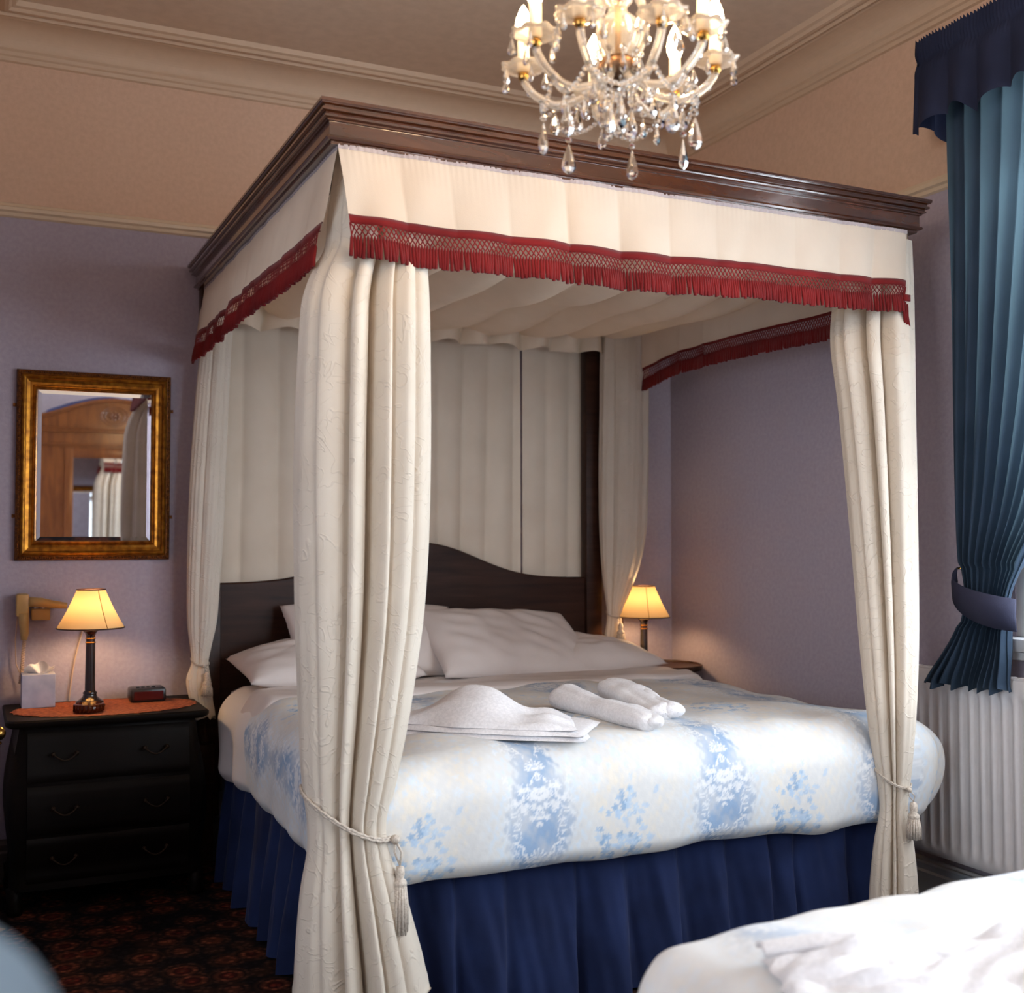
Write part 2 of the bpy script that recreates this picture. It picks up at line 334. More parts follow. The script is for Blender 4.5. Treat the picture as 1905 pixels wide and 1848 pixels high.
# ------------------------------------------------------------------ window
def window(name, org, ax, out, wdt, sill=True):
    """org = inner lower corner, ax = unit along the wall, out = unit to the outside"""
    org = np.array(org, float); ax = np.array(ax, float); out = np.array(out, float); H = WZ1-WZ0; up = np.array([0, 0, 1.])
    root = bpy.data.objects.new(name, None); C.objects.link(root); root.location = (org+ax*wdt/2).tolist(); root['kind'] = 'structure'
    def B(g, a0, o0, z0, a1, o1, z1, bev=.004): return g.box(org+ax*a0+out*o0+up*z0, org+ax*a1+out*o1+up*z1, bev)
    t = .055; g = G()
    B(g, 0, .002, 0, t, .17, H); B(g, wdt-t, .002, 0, wdt, .17, H); B(g, t, .002, H-t, wdt-t, .17, H); B(g, t, .03, 0, wdt-t, .17, t)
    auto(g.done('window_frame', M['white_paint'], root)); mid = wdt/2; zt = H*.55; s = .045
    for a, b in ((t, mid), (mid, wdt-t)):
        for za, zb in ((t, zt), (zt, H-t)):
            g = G(); B(g, a, .10, za, a+s, .15, zb); B(g, b-s, .10, za, b, .15, zb); B(g, a+s, .10, za, b-s, .15, za+s); B(g, a+s, .10, zb-s, b-s, .15, zb)
            sash = auto(g.done('sash', M['white_paint'], root))
            g = G(); B(g, a+s, .12, za+s, b-s, .123, zb-s, 0); g.done('pane', M['glass'], sash, smooth=False)
    g = G(); B(g, -.05, -.07, -.045, wdt+.05, .10, 0, .008); B(g, -.03, -.045, -.075, wdt+.03, 0, -.045, .006)
    auto(g.done('window_sill', M['white_paint'], root))
window('window_1', (XR, WY0, WZ0), (0, 1, 0), (1, 0, 0), WY1-WY0)
window('window_2', (XR, VY0, WZ0), (0, 1, 0), (1, 0, 0), VY1-VY0)
window('fill_window', (XL2, LY1, WZ0), (0, -1, 0), (-1, 0, 0), LY1-LY0)  # unseen window, added to throw light onto the right wall and radiator
window('window_3', (UX0, YF, WZ0), (1, 0, 0), (0, -1, 0), UX1-UX0)

# ------------------------------------------------------------------ radiator
def radiator():
    X0, X1 = XR-.105, XR-.05; ya, yb, z0, z1 = 1.3, 3.27, .222, .887
    t = thing('radiator', 'long white ribbed panel radiator under the window beside the bed', 'radiator', (XR-.08, (ya+yb)/2, z0))
    ys = np.arange(ya, yb, .0075); zs = np.array([z0, z0+.012, z0+.035, z0+.05, z0+.065, .5, z1-.085, z1-.07, z1-.055, z1-.012, z1])
    P = []
    for z in zs:
        k = 1. if z0+.06 < z < z1-.08 else 0.
        if abs(z-(z0+.05)) < .003 or abs(z-(z1-.07)) < .003: k = .5
        ph = (ys-ya)/.047*2*PI
        prof = np.clip(np.cos(ph)*1.6, -1, 1)*.5+.5
        x = X0+.012*prof*k
        if z in (z0, z1): x = x+.006
        P.append(np.stack([x, ys, np.full_like(ys, z)], 1))
    g = G(); g.grid(np.array(P)); g.done('front_panel', M['rad'], t)
    g = G(); g.box((X1-.02, ya, z0), (X1-.012, yb, z1)); g.done('rear_panel', M['rad'], t, smooth=False)
    g = G(); g.box((X0+.004, ya, z1-.004), (X1-.01, yb, z1+.004), .002)
    for y in np.arange(ya+.03, yb-.02, .03): g.box((X0+.012, y, z1+.003), (X1-.018, y+.012, z1+.006))
    g.done('top_grille', M['rad'], t, smooth=False)
    for y in (ya, yb): g = G(); g.box((X0+.004, y-.004, z0), (X1-.01, y+.004, z1), .002); g.done('side_panel', M['rad'], t, smooth=False)
    g = G(); g.tube([(X0+.03, ya, z0-.032), (X0+.03, yb, z0-.032)], .0085, 10); g.done('pipe', M['rad'], t)
    for y in (ya+.15, 2.2, yb-.2): g = G(); g.box((X1-.014, y, z0+.1), (XR, y+.03, z1-.1)); g.done('bracket', M['rad'], t, smooth=False)
radiator()

# ------------------------------------------------------------------ four poster bed
BX0, BX1, BY0, BY1, BZ = .807, 2.952, 2.905, 4.985, 2.51
def bed_frame():
    t = thing('four_poster_bed', 'dark wooden four-poster bed with moulded canopy cornice and curved headboard', 'bed', (1.88, 3.95, 0))
    prof = [(-.07, 2.505), (0, 2.51), (.0, 2.502), (.004, 2.497), (.012, 2.494), (.012, 2.490), (.006, 2.487), (.006, 2.480), (.016, 2.477), (.018, 2.4735), (.014, 2.471), (.014, 2.466), (.024, 2.463),
            (.024, 2.459), (.030, 2.458), (.030, 2.422), (.024, 2.419), (.022, 2.414), (.026, 2.409), (.036, 2.408), (.036, 2.40), (.06, 2.40), (.06, 2.5), (-.0, 2.5)]
    prof = [(max(o, 0), z) for o, z in prof]; prof[0] = (.07, 2.505)
    cor = [(BX0, BY0), (BX1, BY0+.03), (BX1, BY1), (BX0, BY1)]; sg = [(1, 1), (-1, 1), (-1, -1), (1, -1)]
    for k in range(4):
        a, b = k, (k+1) % 4
        rows = [[[cor[q][0]+sg[q][0]*o, cor[q][1]+sg[q][1]*o, z] for o, z in prof] for q in (a, b)]
        P = np.array(rows); P = np.concatenate([P[:1]*(1-f)+P[1:]*f for f in np.linspace(0, 1, 9)], 0)
        g = G(); g.grid(P); g.done('cornice', M['cornice_wood'], t, smooth=False)
    for x, y in ((.95, 3.06), (2.845, 3.03), (.885, 4.93), (2.87, 4.93)):
        g = G(); g.box((x-.035, y-.035, 0), (x+.035, y+.035, .5), .004)
        g.lathe([(.034, .5), (.036, .52), (.026, .54), (.024, .8), (.03, 1.0), (.024, 1.3), (.022, 2.2), (.03, 2.22)], (x, y, 0), 16)
        g.box((x-.033, y-.033, 2.2), (x+.033, y+.033, 2.41), .003)
        auto(g.done('post', M['dark_wood'], t))
    # headboard
    xs = np.linspace(.93, 2.69, 70); c = 1.81
    top = 1.166+.17*np.exp(-((np.abs(xs-c)/.40)**2.3))
    g = G(); y0, y1 = 4.925, 4.955
    P = [np.stack([xs, np.full_like(xs, y0), np.full_like(xs, .3)], 1), np.stack([xs, np.full_like(xs, y0), top-.006], 1), np.stack([xs, np.full_like(xs, y0+.006), top], 1),
         np.stack([xs, np.full_like(xs, y1), top], 1), np.stack([xs, np.full_like(xs, y1), np.full_like(xs, .3)], 1)]
    g.grid(np.array(P), flip=False); auto(g.done('headboard', M['dark_wood'], t))
    for x, zt_ in ((.86, 1.14), (2.685, 2.36)): g = G(); g.box((x, 4.905, .2), (x+.085, 4.965, zt_), .004); auto(g.done('headboard_stile', M['dark_wood'], t))
    g = G(); g.box((.93, 3.1, 2.40), (.97, 4.9, 2.43)); g.box((2.8, 3.1, 2.40), (2.84, 4.9, 2.43)); g.box((.93, 3.06, 2.40), (2.84, 3.1, 2.43)); g.box((.93, 4.86, 2.4), (2.84, 4.9, 2.43))
    g.done('canopy_rail', M['dark_wood'], t, smooth=False)
bed_frame()

# divan, mattress
g = G(); g.box((.985, 3.07, .03), (2.80, 4.9, .42), .02); tag(auto(g.done('divan_base', M['navy'])), 'navy divan base hidden behind the pleated bed skirt', 'bed base')
g = G(); g.box((.955, 3.06, .42), (2.83, 4.9, .742), .07); o = auto(g.done('mattress', M['white_linen'])); tag(o, 'thick mattress in a white fitted sheet on the four-poster bed', 'mattress')

# bed skirt: gathered navy cloth, box pleats
def skirt_path(s, seed):
    n = snoise(s*9, seed); return n
def skirt(name, P0, P1, out, z0, z1, parent, seed, pleat=.165):
    P0 = np.array(P0); P1 = np.array(P1); Ltot = np.linalg.norm(P1-P0); d = (P1-P0)/Ltot; o = np.array(out)
    s = np.linspace(0, Ltot, int(Ltot/.006)); zs = np.concatenate([[z1, z1-.012], np.linspace(z1-.03, z0, 16)]); rows = []
    ph = s/pleat+.55*snoise(s*4, seed)
    fr = ph-np.floor(ph); saw = np.where(fr < .8, .5-.5*np.cos(fr/.8*PI), .5+.5*np.cos((fr-.8)/.2*PI))+.18*snoise(s*16, seed+8)       # knife pleats
    for z in zs:
        k = np.clip((z1-z)/(z1-z0), 0, 1); a = (.012+.060*k)*np.clip(k*8, .25, 1)
        off = a*(saw-.3)+.012*k*snoise(s*12+z*2, seed+3)+.010*np.clip(k*3, 0, 1)*snoise(s*26+z*5, seed+13)+.02*k
        zz = z + (.006*snoise(s*14, seed+5) if z == zs[-1] else 0)
        q = P0[None, :]+d[None, :]*s[:, None]+o[None, :]*off[:, None]
        rows.append(np.stack([q[:, 0], q[:, 1], np.full_like(s, z)+(zz-z)], 1))
    g = G(); g.grid(np.array(rows)); return g.done(name, M['navy'], parent)
sk = thing('bed_skirt', 'pleated navy blue bed skirt hanging to the floor around the four-poster bed', 'bed skirt', (1.88, 3.0, 0))
skirt('front_flounce', (.95, 3.03), (2.84, 3.03), (0, -1), .012, .52, sk, 3)
skirt('side_flounce', (.95, 4.88), (.95, 3.03), (-1, 0), .012, .52, sk, 8)
skirt('side_flounce', (2.84, 3.03), (2.84, 4.88), (1, 0), .012, .52, sk, 12)

# ------------------------------------------------------------------ duvet print (a drawn tile of cloth print)
def make_tile():
    n = 600; T = .62; px = n/T
    Yg, Xg = np.mgrid[0:n, 0:n]; U = Xg/px; V = Yg/px
    A = np.ones((n, n, 3))*np.array([.68, .675, .66])
    def mixin(mask, col, sl=None):
        mask = np.clip(mask, 0, 1)[..., None]
        if sl is None: A[:] = A*(1-mask)+np.array(col)*mask
        else: A[sl] = A[sl]*(1-mask)+np.array(col)*mask
    nz = sum(np.sin(2*PI*(a*U/T+b*V/T)+c) for a, b, c in ((1, 2, .3), (3, 1, 1.), (2, 3, 2.), (4, -3, .5), (5, 4, 2.6), (-6, 5, .2)))/2.4
    nf = sum(np.sin(2*PI*(a*U/T+b*V/T)+c) for a, b, c in ((13, 9, .3), (11, -14, 1.), (17, 6, 2.), (9, 19, .5), (21, -12, 2.6), (31, 8, 1.1), (-27, 23, .6)))/2.6
    cu = .16; dU = (U-cu+T/2) % T-T/2
    for c0 in (.36, .44, .56):
        d = (U-c0+T/2) % T-T/2; mixin(np.clip(nz*.6+nf*.5, 0, 1)*np.exp(-(d/.06)**2)*.55, (.74, .66, .54))
    wv = .060+.034*np.cos(2*PI*(V-.20)/T)+.012*np.cos(4*PI*V/T+1)
    m = 1/(1+np.exp((np.abs(dU)-wv+.012*nf)/.005)); mixin(m*np.clip(.66+.22*nz+.12*nf, .35, .9), (.24, .37, .56))
    halo = np.exp(-((np.abs(dU)-wv-.03)/.035)**2)*np.clip(.25+nf*.8, 0, 1)*.6*(np.abs(dU) > wv-.01); mixin(halo, (.56, .67, .78))
    def petal(uc, vc, ang, ln, wd, col, al=.95, hollow=0.):
        r = int((ln+.004)*px)+2; i0 = int(vc*px); j0 = int(uc*px); ii = np.arange(i0-r, i0+r+1); jj = np.arange(j0-r, j0+r+1)
        du = (jj/px-uc)[None, :]; dv = (ii/px-vc)[:, None]; a = du*math.cos(ang)+dv*math.sin(ang); b = -du*math.sin(ang)+dv*math.cos(ang)
        t = a/ln; w_ = wd*np.sqrt(np.clip(t*(1-t), 0, 1))*2; e = w_-np.abs(b); mk = np.clip(e/.0016, 0, 1)*((t > 0) & (t < 1))*al
        if hollow: mk = mk*(1-hollow*np.clip((e-.0022)/.001, 0, 1))
        sl = np.ix_(ii % n, jj % n); mixin(mk, col, sl)
    W = (.77, .78, .79)
    def sym(ou, v, ang, ln, wd, **k): petal(cu+ou, v, ang, ln, wd, W, **k); petal(cu-ou, v, PI-ang, ln, wd, W, **k)
    for v0, R in ((.34, .046), (.56, .042), (.08, .040), (.22, .030)):
        for a in np.linspace(-1.35, 1.35, 9): petal(cu, v0, -PI/2+a, R*(1-.12*abs(a)), .0042, W, hollow=.6)
        for a in (-.7, -.25, .25, .7): petal(cu, v0+.004, PI/2+a, R*.55, .0032, W)
    for v0 in (.10, .40):
        for i in range(20):
            f = i/19; ou = .016+.052*abs(math.sin(f*PI))**.8+.006*math.sin(f*20); vv = v0+.24*f
            sym(ou, vv, 1.1-2.0*f+.5*math.sin(i*2.3), .021, .0036, hollow=.4); sym(ou-.004, vv+.004, 2.9-2.2*f+.6*math.sin(i*1.7), .016, .0030, al=.85)
    r = np.random.default_rng(5)
    for i in range(26):
        ou = abs(r.normal(0, .045)); vv = .16+r.normal(0, .022); a0 = r.uniform(0, 1)
        for a in range(5): sym(ou, vv, a0+a*2*PI/5, .0105, .0036, al=.85, hollow=.4)
        sym(ou, vv, 0, .002, .002, al=.3)
    for i in range(40):
        ou = r.uniform(.05, .11); vv = r.uniform(0, T); a0 = r.uniform(0, 6)
        for a in range(4): sym(ou, vv, a0+a*1.5, .013, .003, al=.5)
    for i in range(78):
        cl = r.integers(0, 4); c = [(.43, .20), (.49, .29), (.39, .31), (.46, .38)][cl]; uu = c[0]+r.normal(0, .028); vv = c[1]+r.normal(0, .028); R = r.uniform(.008, .014)
        colr = [(.26, .40, .58), (.36, .50, .66), (.48, .60, .72)][r.integers(0, 3)]; a0 = r.uniform(0, 6)
        for a in range(5): petal(uu, vv, a0+a*2*PI/5, R, R*.36, colr, al=.8)
        petal(uu-.001, vv, 0, .003, .002, (.7, .76, .8), al=.8)
    for i in range(18):
        petal(.44+r.normal(0, .06), .29+r.normal(0, .07), r.uniform(0, 6.28), .030, .0075, (.44, .57, .72), al=.65)
    for i in range(150):
        uu = r.uniform(.26, .64); vv = r.uniform(.40, .78); R = r.uniform(.009, .018); a0 = r.uniform(0, 6)
        cc = [(.74, .71, .66), (.64, .72, .80), (.76, .70, .60), (.60, .69, .78)][r.integers(0, 4)]
        for a in range(5): petal(uu, vv, a0+a*2*PI/5, R, R*.36, cc, al=.45, hollow=.3)
    A[:] = A*(1+.02*nf[..., None]); return np.clip(A, 0, 1), T, n
TILE, TT, TN = make_tile()
def sample_print(u, v):
    i = (np.floor(v/TT*TN).astype(int)) % TN; j = (np.floor(u/TT*TN).astype(int)) % TN
    c = TILE[i, j]; return np.concatenate([c, np.ones(c.shape[:-1]+(1,))], -1)
def edge(a, half, r):
    """distance a from the centre along the cloth -> (plan offset, drop)"""
    s = np.sign(a); a = np.abs(a); st = half-r; q = np.clip((a-st)/r, 0, PI/2); down = np.clip(a-st-r*PI/2, 0, None)
    return s*(np.where(a < st, a, st+r*np.sin(q))), r*(1-np.cos(q))+down
def duvet(name, cx, cyc_, hx, hy, ztop, drop, r, back_open, res, ucen, vcen, bulge=None, seed=1, swap=False, sides=(1, 1), overexposure=0.):
    ext = drop-r+r*PI/2
    u = np.arange(-hx+r-ext*sides[0], hx-r+ext*sides[1], res)
    v = np.arange(-hy+r-ext, (hy+.40 if back_open else hy-r+ext), res)
    Ug, Vg = np.meshgrid(u, v)
    x, dx = edge(Ug, hx, r); y, dy = edge(np.where(back_open & (Vg > 0), 0, Vg), hy, r)
    y = np.where(back_open & (Vg > 0), Vg, y); dy = np.where(back_open & (Vg > 0), 0, dy)
    p = 3.; dz = (dx**p+dy**p)**(1/p)
    # pull the corners in (cloth hanging at a corner)
    cx_ = np.minimum(dx, dy); x = x-np.sign(x)*cx_*.55; y = y-np.sign(y)*cx_*.55
    dz = np.minimum(dz, drop+.004*noise2(Ug, Vg, seed+4, 8))
    z = ztop-dz+.008*noise2(Ug, Vg, seed, 7)+.004*noise2(Ug, Vg, seed+1, 22)-.02*np.clip(np.abs(Ug)/hx, 0, 1)**2
    hang = np.clip(np.maximum(dx, dy)/drop, 0, 1)
    x = x+np.sign(x)*(dx > 0)*.012*hang*noise2(Vg, Ug*.2, seed+2, 16); y = y-(dy > 0)*(.02*np.sin(hang*PI)+.008*hang*noise2(Ug, Vg*.2, seed+3, 14))
    X = cx+x; Y = cyc_+y
    if bulge is not None:
        bx, by, bz, br, amp = bulge; wgt = np.exp(-(((X-bx)/br)**2+((Y-by)/br)**2)); X = X+amp*wgt*(dx > .0)*np.sin(np.clip(dz/drop, 0, 1)*PI)**.6
    # hem curl under
    tuck = np.clip((np.maximum(dx, dy)-(drop-.05))/.05, 0, 1); X = X-np.sign(x)*.03*tuck**2*(dx >= dy); Y = Y+.03*tuck**2*(dy > dx)
    P = np.stack([X, Y, z], -1); g = G(); g.grid(P)
    cols = sample_print(Ug+ucen, -Vg+vcen).reshape(-1, 4); cols[:, :3] = cols[:, :3]*(1-overexposure)+overexposure*.86  # mixes the print towards white, painting daylight overexposure into the colour
    if back_open: cols[(Vg.reshape(-1) > .60), :3] = (.70, .66, .64)      # plain reverse side at the head end
    return mesh(name, P.reshape(-1, 3), g.F, M['duvet'], None, True, cols)
dcx = 1.90
d1 = duvet('duvet', dcx, 3.62, 1.005, .70, .775, .335, .13, True, .0044, 1.438-1.438+.16-(1.438-dcx), .62, bulge=(2.9, 3.05, .5, .22, .13), seed=2)
tag(d1, 'cream duvet printed with blue damask flowers spread over the four-poster bed', 'duvet')
# turned-back sheet band at the head of the duvet
def fold_band():
    xs = np.linspace(.905, 2.895, 150); ss = np.linspace(0, 1, 22); rows = []
    for s in ss:
        q = s*2*PI*.9
        y = 4.30-.155*np.cos(s*PI)+.0*s; zz = .765+.020*np.sin(s*PI)+.006*np.sin(s*9)
        dxl = np.clip((.99-xs)/.10, 0, 1)+np.clip((xs-2.80)/.10, 0, 1)
        z = zz-.16*np.clip(dxl, 0, 1.3)**1.6+.004*noise2(xs*1.0, np.full_like(xs, s), 31, 12)
        yy = y+.06*(xs-1.9)*.2+.010*noise2(xs, np.full_like(xs, s*.3), 33, 5)
        rows.append(np.stack([xs, yy, z], 1))
    lo = []
    for r_ in (rows[0], rows[-1]): pass
    edge_ = rows[0].copy(); edge_[:, 2] -= .018; edge_[:, 1] += .012
    back = rows[-1].copy(); back[:, 2] -= .02; back[:, 1] += .03; b2_ = back.copy(); b2_[:, 1] += .02; b2_[:, 2] -= .03
    g = G(); g.grid(np.array([edge_]+rows+[back, b2_])); o = g.done('sheet', M['white_linen'])
    return tag(o, 'pinkish white sheet turned back over the head end of the duvet', 'sheet')
fold_band()

# ------------------------------------------------------------------ pillows
def pillow(label, c, L_, W_, Hh, tilt, yaw, seed, roll=0):
    n, m = 44, 32; u = np.linspace(-1, 1, n); v = np.linspace(-1, 1, m); U, V = np.meshgrid(u, v)
    prof = (np.clip(1-np.abs(U)**2.6, 0, 1)**.55)*(np.clip(1-np.abs(V)**2.6, 0, 1)**.55)
    pin = 1-.07*(1-np.abs(V)**2)*np.abs(U)**6*0-.05*np.cos(V*PI/2)*np.abs(U)**3
    pin2 = 1-.06*np.cos(U*PI/2)*np.abs(V)**3
    x = U*L_/2*pin; y = V*W_/2*pin2; h = Hh/2*prof*(1+.10*noise2(U, V, seed, 2.5))+.003
    wr = .006*noise2(U*2+V, V*2, seed+1, 5)*prof
    top = np.stack([x, y, h+wr], -1); bot = np.stack([x, y, -h*.8], -1)
    ca, sa = math.cos(tilt), math.sin(tilt); cz, sz_ = math.cos(yaw), math.sin(yaw)
    def xf(P):
        x, y, z = P[..., 0], P[..., 1], P[..., 2]; y2 = y*ca-z*sa; z2 = y*sa+z*ca
        cr, sr = math.cos(roll), math.sin(roll); x, z2 = x*cr+z2*sr, -x*sr+z2*cr
        return np.stack([c[0]+x*cz-y2*sz_, c[1]+x*sz_+y2*cz, c[2]+z2], -1)
    g = G(); g.grid(xf(top)); g.grid(xf(bot), flip=True); o = g.done('pillow', M['white_linen'])
    bm = bmesh.new(); bm.from_mesh(o.data); bmesh.ops.remove_doubles(bm, verts=bm.verts, dist=.008); bm.to_mesh(o.data); bm.free()
    return tag(o, label, 'pillow', 'white pillows at the headboard')
pillow('plump white pillow lying flat at the left end of the headboard', (1.32, 4.64, .83), .72, .46, .19, .12, .02, 1)
pillow('white pillow standing half hidden behind the front bed curtain, its corner poking up', (1.55, 4.68, .925), .76, .44, .15, .66, -.04, 2, .03)
pillow('white pillow leaning over the others right of the front bed curtain', (2.12, 4.59, .895), .80, .46, .18, .56, .10, 3, .05)
pillow('white pillow lying flat at the right end by the far lamp', (2.46, 4.64, .82), .74, .46, .17, .10, -.02, 4)

# ------------------------------------------------------------------ towels on the bed
def towel_stack():
    t = thing('folded_towel', 'white folded towel heaped in soft layers, left one on the duvet', 'towel', (1.42, 3.2, .775))
    ax = np.array([.745, -.62, 0]); ax /= np.linalg.norm(ax); bx = np.array([-ax[1], ax[0], 0]); base = np.array([1.45, 3.24, .772])
    for k, (L_, W_, h, zz, off) in enumerate(((.62, .34, .018, 0, 0), (.60, .33, .02, .014, .005), (.56, .30, .05, .028, -.03))):
        n, m = 60, 30; U, V = np.meshgrid(np.linspace(-1, 1, n), np.linspace(-1, 1, m))
        prof = np.clip(1-np.abs(U)**4, 0, 1)**.5*np.clip(1-np.abs(V)**5, 0, 1)**.5
        hh = h*prof
        if k == 2: hh = (.018+.078*np.exp(-np.abs((U+.10)/.46)**2.8)*np.exp(-(((V-.05)/.8)**2))+.016*np.exp(-(((U-.72)/.18)**2))+.006*noise2(U, V, 5, 5))*prof
        x = U*L_/2*(1-.12*V*(k == 2)); y = V*W_/2*(1-.25*np.abs(U)**2*.6)
        e = .006*noise2(U, V, k+50, 6)
        P = base+ax*(x+off)[..., None]+bx*(y+e)[..., None]+np.array([0, 0, 1.])*(zz+hh)[..., None]
        Q = base+ax*(x+off)[..., None]+bx*(y+e)[..., None]+np.array([0, 0, 1.])*(zz+0*hh)[..., None]
        g = G(); g.grid(P); g.grid(Q, flip=True); g.done('towel_layer', M['towel'], t)
towel_stack()
def rolled(label, a, b, r, seed, flat=.74):
    t = thing('rolled_towel', label, 'towel', (a[0], a[1], a[2]-r), 'rolled towels on the duvet')
    a = np.array(a); b = np.array(b); d = (b-a)/np.linalg.norm(b-a); side = np.cross(d, [0, 0, 1]); side /= np.linalg.norm(side); up = np.array([0, 0, 1.])
    def body(s0, s1, r0, r1, off, lift, sd, n=40, cap=.10):
        rows = []; q = np.arange(36)*2*PI/36
        for s in np.linspace(0, 1, n):
            rr = (r0+(r1-r0)*s)*(1+.05*math.sin(s*9+sd)+.02*math.sin(s*23+sd)); e = min(1, math.sqrt(max(1e-3, 1-(1-min(1, s/cap))**2)), math.sqrt(max(1e-3, 1-(1-min(1, (1-s)/(cap*.7)))**2)))
            c = a+(b-a)*(s0+(s1-s0)*s)+side*(off+.008*math.sin(s*4+sd)); w_ = 1+.05*np.cos(3*q+s*3+sd)-.10*np.exp(-((q-1.0)/.16)**2)
            rows.append(c+side*(rr*e*1.18*w_*np.cos(q))[:, None]+up*(rr*e*flat*w_*np.sin(q)-(r0-rr*flat)*0+rr*flat-r0*flat*1.0+lift)[:, None])
        return rows
    g = G(); g.grid(np.array(body(0, 1, r, r*.62, 0, 0, seed)), wrap=True); g.done('towel_roll', M['towel'], t)
    g = G(); g.grid(np.array(body(.40, 1.03, r*.70, r*.50, -r*.42, -.004, seed+2, 30, .16)), wrap=True); g.done('towel_fold', M['towel'], t)
    return t
rolled('white rolled towel, nearer of the two lying on the duvet', (1.82, 3.50, .822), (1.865, 3.00, .812), .058, 1)
rolled('white rolled towel, further of the two, lying behind the other roll', (2.03, 3.56, .835), (2.005, 3.13, .818), .062, 4)

# ------------------------------------------------------------------ curtains
def drape(name, label, levels, Yc, folds, seed, mat, group, hem=.0, ry=.72, amp=.20, ncirc=260, nz=110, yshift=None, twist=.25, creases=()):
    """closed hanging of gathered cloth round a post; levels = (v, uL, uR) outline read on plane Y=Yc"""
    z = []; cxs = []; cys = []; rx = []
    for v, a, b in levels:
        A = onY(a, v, Yc); B = onY(b, v, Yc); mid = (A+B)/2; d = ray((a+b)/2, v); d = d[:2]/np.linalg.norm(d[:2])
        lat = np.array([d[1], -d[0]]); wdt = abs((B-A)[:2]@lat); z.append((A[2]+B[2])/2); cxs.append(mid[0]); cys.append(mid[1]); rx.append(wdt/2)
    z = np.array(z); zz = np.linspace(z.max(), z.min(), nz); o = np.argsort(z)
    CX = interp(zz, z, cxs); CY = interp(zz, z, cys); RX = interp(zz, z, rx)
    if yshift is not None: sh_ = np.interp(zz, yshift[0][::-1], yshift[1][::-1]); CY = CY+sh_; CX = CX+sh_*d[0]/d[1]; RX = RX*(1+sh_*d[1]/np.hypot(CX, CY))
    th = np.arange(ncirc)*2*PI/ncirc; r_ = np.random.default_rng(seed)
    ph = [r_.uniform(0, 6.28) for _ in range(6)]
    warp = th+.22*np.sin(th+ph[0])+.16*np.sin(2*th+ph[1])+.10*np.sin(3*th+ph[2])
    P = []
    lat = np.array([d[1], -d[0]]); dep = d
    for i, zq in enumerate(zz):
        t = i/(nz-1)
        w2 = warp+twist*math.sin(t*2.2+ph[3])*.3+.05*np.sin(5*th+t*6)
        f = np.abs(np.sin(folds*w2/2))**.62
        dep_amp = amp*(1+.35*np.sin(2*th+ph[4]+t*1.5))*(1+.5*(RX[i] < .6*max(RX)))
        rr = 1-dep_amp*(1-f)+.02*np.sin(23*th+ph[5]+t*8)*(.4+.6*t)
        if creases:
            c_ = np.cos(th); back = np.clip(np.sin(th)*3+.5, 0, 1); fr_ = np.zeros_like(th)
            for x0, x1, w0, dp in creases:
                xc = x0+(x1-x0)*t; e_ = c_-xc; fr_ = fr_+dp*np.exp(-(np.abs(e_)/np.where(e_ > 0, w0*.75, w0*1.5))**1.35)
            rr = back*rr+(1-back)*(1.01-fr_-.018*(1-f)+.008*np.sin(19*th+ph[5]+t*5)+.02*np.sin(c_*5+t*4+ph[1]))
        x = RX[i]*rr*np.cos(th); y = RX[i]*ry*rr*np.sin(th)
        zrow = np.full(ncirc, zq)
        if i == nz-4: RX[i:] = RX[i:]+.0025
        if i == nz-1: zrow = zrow+hem*np.cos(th*2+ph[0])+.008*np.sin(folds*w2)
        P.append(np.stack([CX[i]+lat[0]*x+dep[0]*y, CY[i]+lat[1]*x+dep[1]*y, zrow], 1))
    g = G(); g.grid(np.array(P), wrap=True); o = g.done(name, mat); tag(o, label, 'curtain', group)
    return o, (zz, CX, CY, RX, lat, dep)
NL = [(245, 626, 770), (300, 620, 776), (400, 606, 786), (460, 600, 792), (505, 577, 795), (550, 561, 797), (620, 553, 799), (700, 549, 800), (900, 544, 800), (1050, 546, 796), (1150, 548, 789), (1250, 552, 776), (1350, 556, 760), (1450, 562, 740), (1530, 572, 724),
      (1570, 572, 728), (1640, 560, 750), (1720, 552, 772), (1800, 547, 792), (1850, 545, 800)]
o1, c1 = drape('bed_curtain', 'cream damask bed curtain at the near left post, tied low with a tasselled cord', NL, 2.985, 9, 11, M['cream'], 'bed curtains', hem=.03, amp=.22, yshift=([2.5, 2.15, 1.95, .2], [.06, .06, 0, -.03]), creases=((-.74, -.66, .05, .07), (-.28, -.36, .09, .42), (.27, .12, .10, 1.15), (.58, .46, .055, .34), (.86, .74, .04, .16)))
NR = [(440, 1552, 1694), (530, 1545, 1698), (620, 1540, 1700), (750, 1556, 1703), (900, 1572, 1706), (1050, 1586, 1708), (1200, 1600, 1708), (1300, 1611, 1704), (1380, 1622, 1698), (1440, 1632, 1692), (1480, 1636, 1688), (1540, 1626, 1698), (1620, 1617, 1706), (1680, 1614, 1709)]
o2, c2 = drape('bed_curtain', 'cream bed curtain at the near right post, brightly daylit beside the radiator', NR, 3.0, 8, 23, M['cream'], 'bed curtains', hem=.02, amp=.22, yshift=([2.4, 2.15, 1.95, 1.3, .8, .2], [.09, .07, 0, -.03, -.13, -.13]), creases=((-.74, -.6, .05, .12), (-.28, -.1, .10, .80), (.42, .28, .08, .80)))
FL = [(560, 384, 438), (650, 372, 431), (780, 360, 425), (900, 352, 420), (1020, 348, 414), (1100, 347, 408), (1160, 348, 403), (1210, 354, 392), (1232, 356, 388), (1262, 346, 392), (1300, 352, 396), (1335, 362, 400)]
o3, c3 = drape('bed_curtain', 'cream bed curtain at the far left post beside the bedside chest and mirror', FL, 4.86, 6, 31, M['cream'], 'bed curtains', amp=.2, nz=90, ncirc=180, ry=.6)
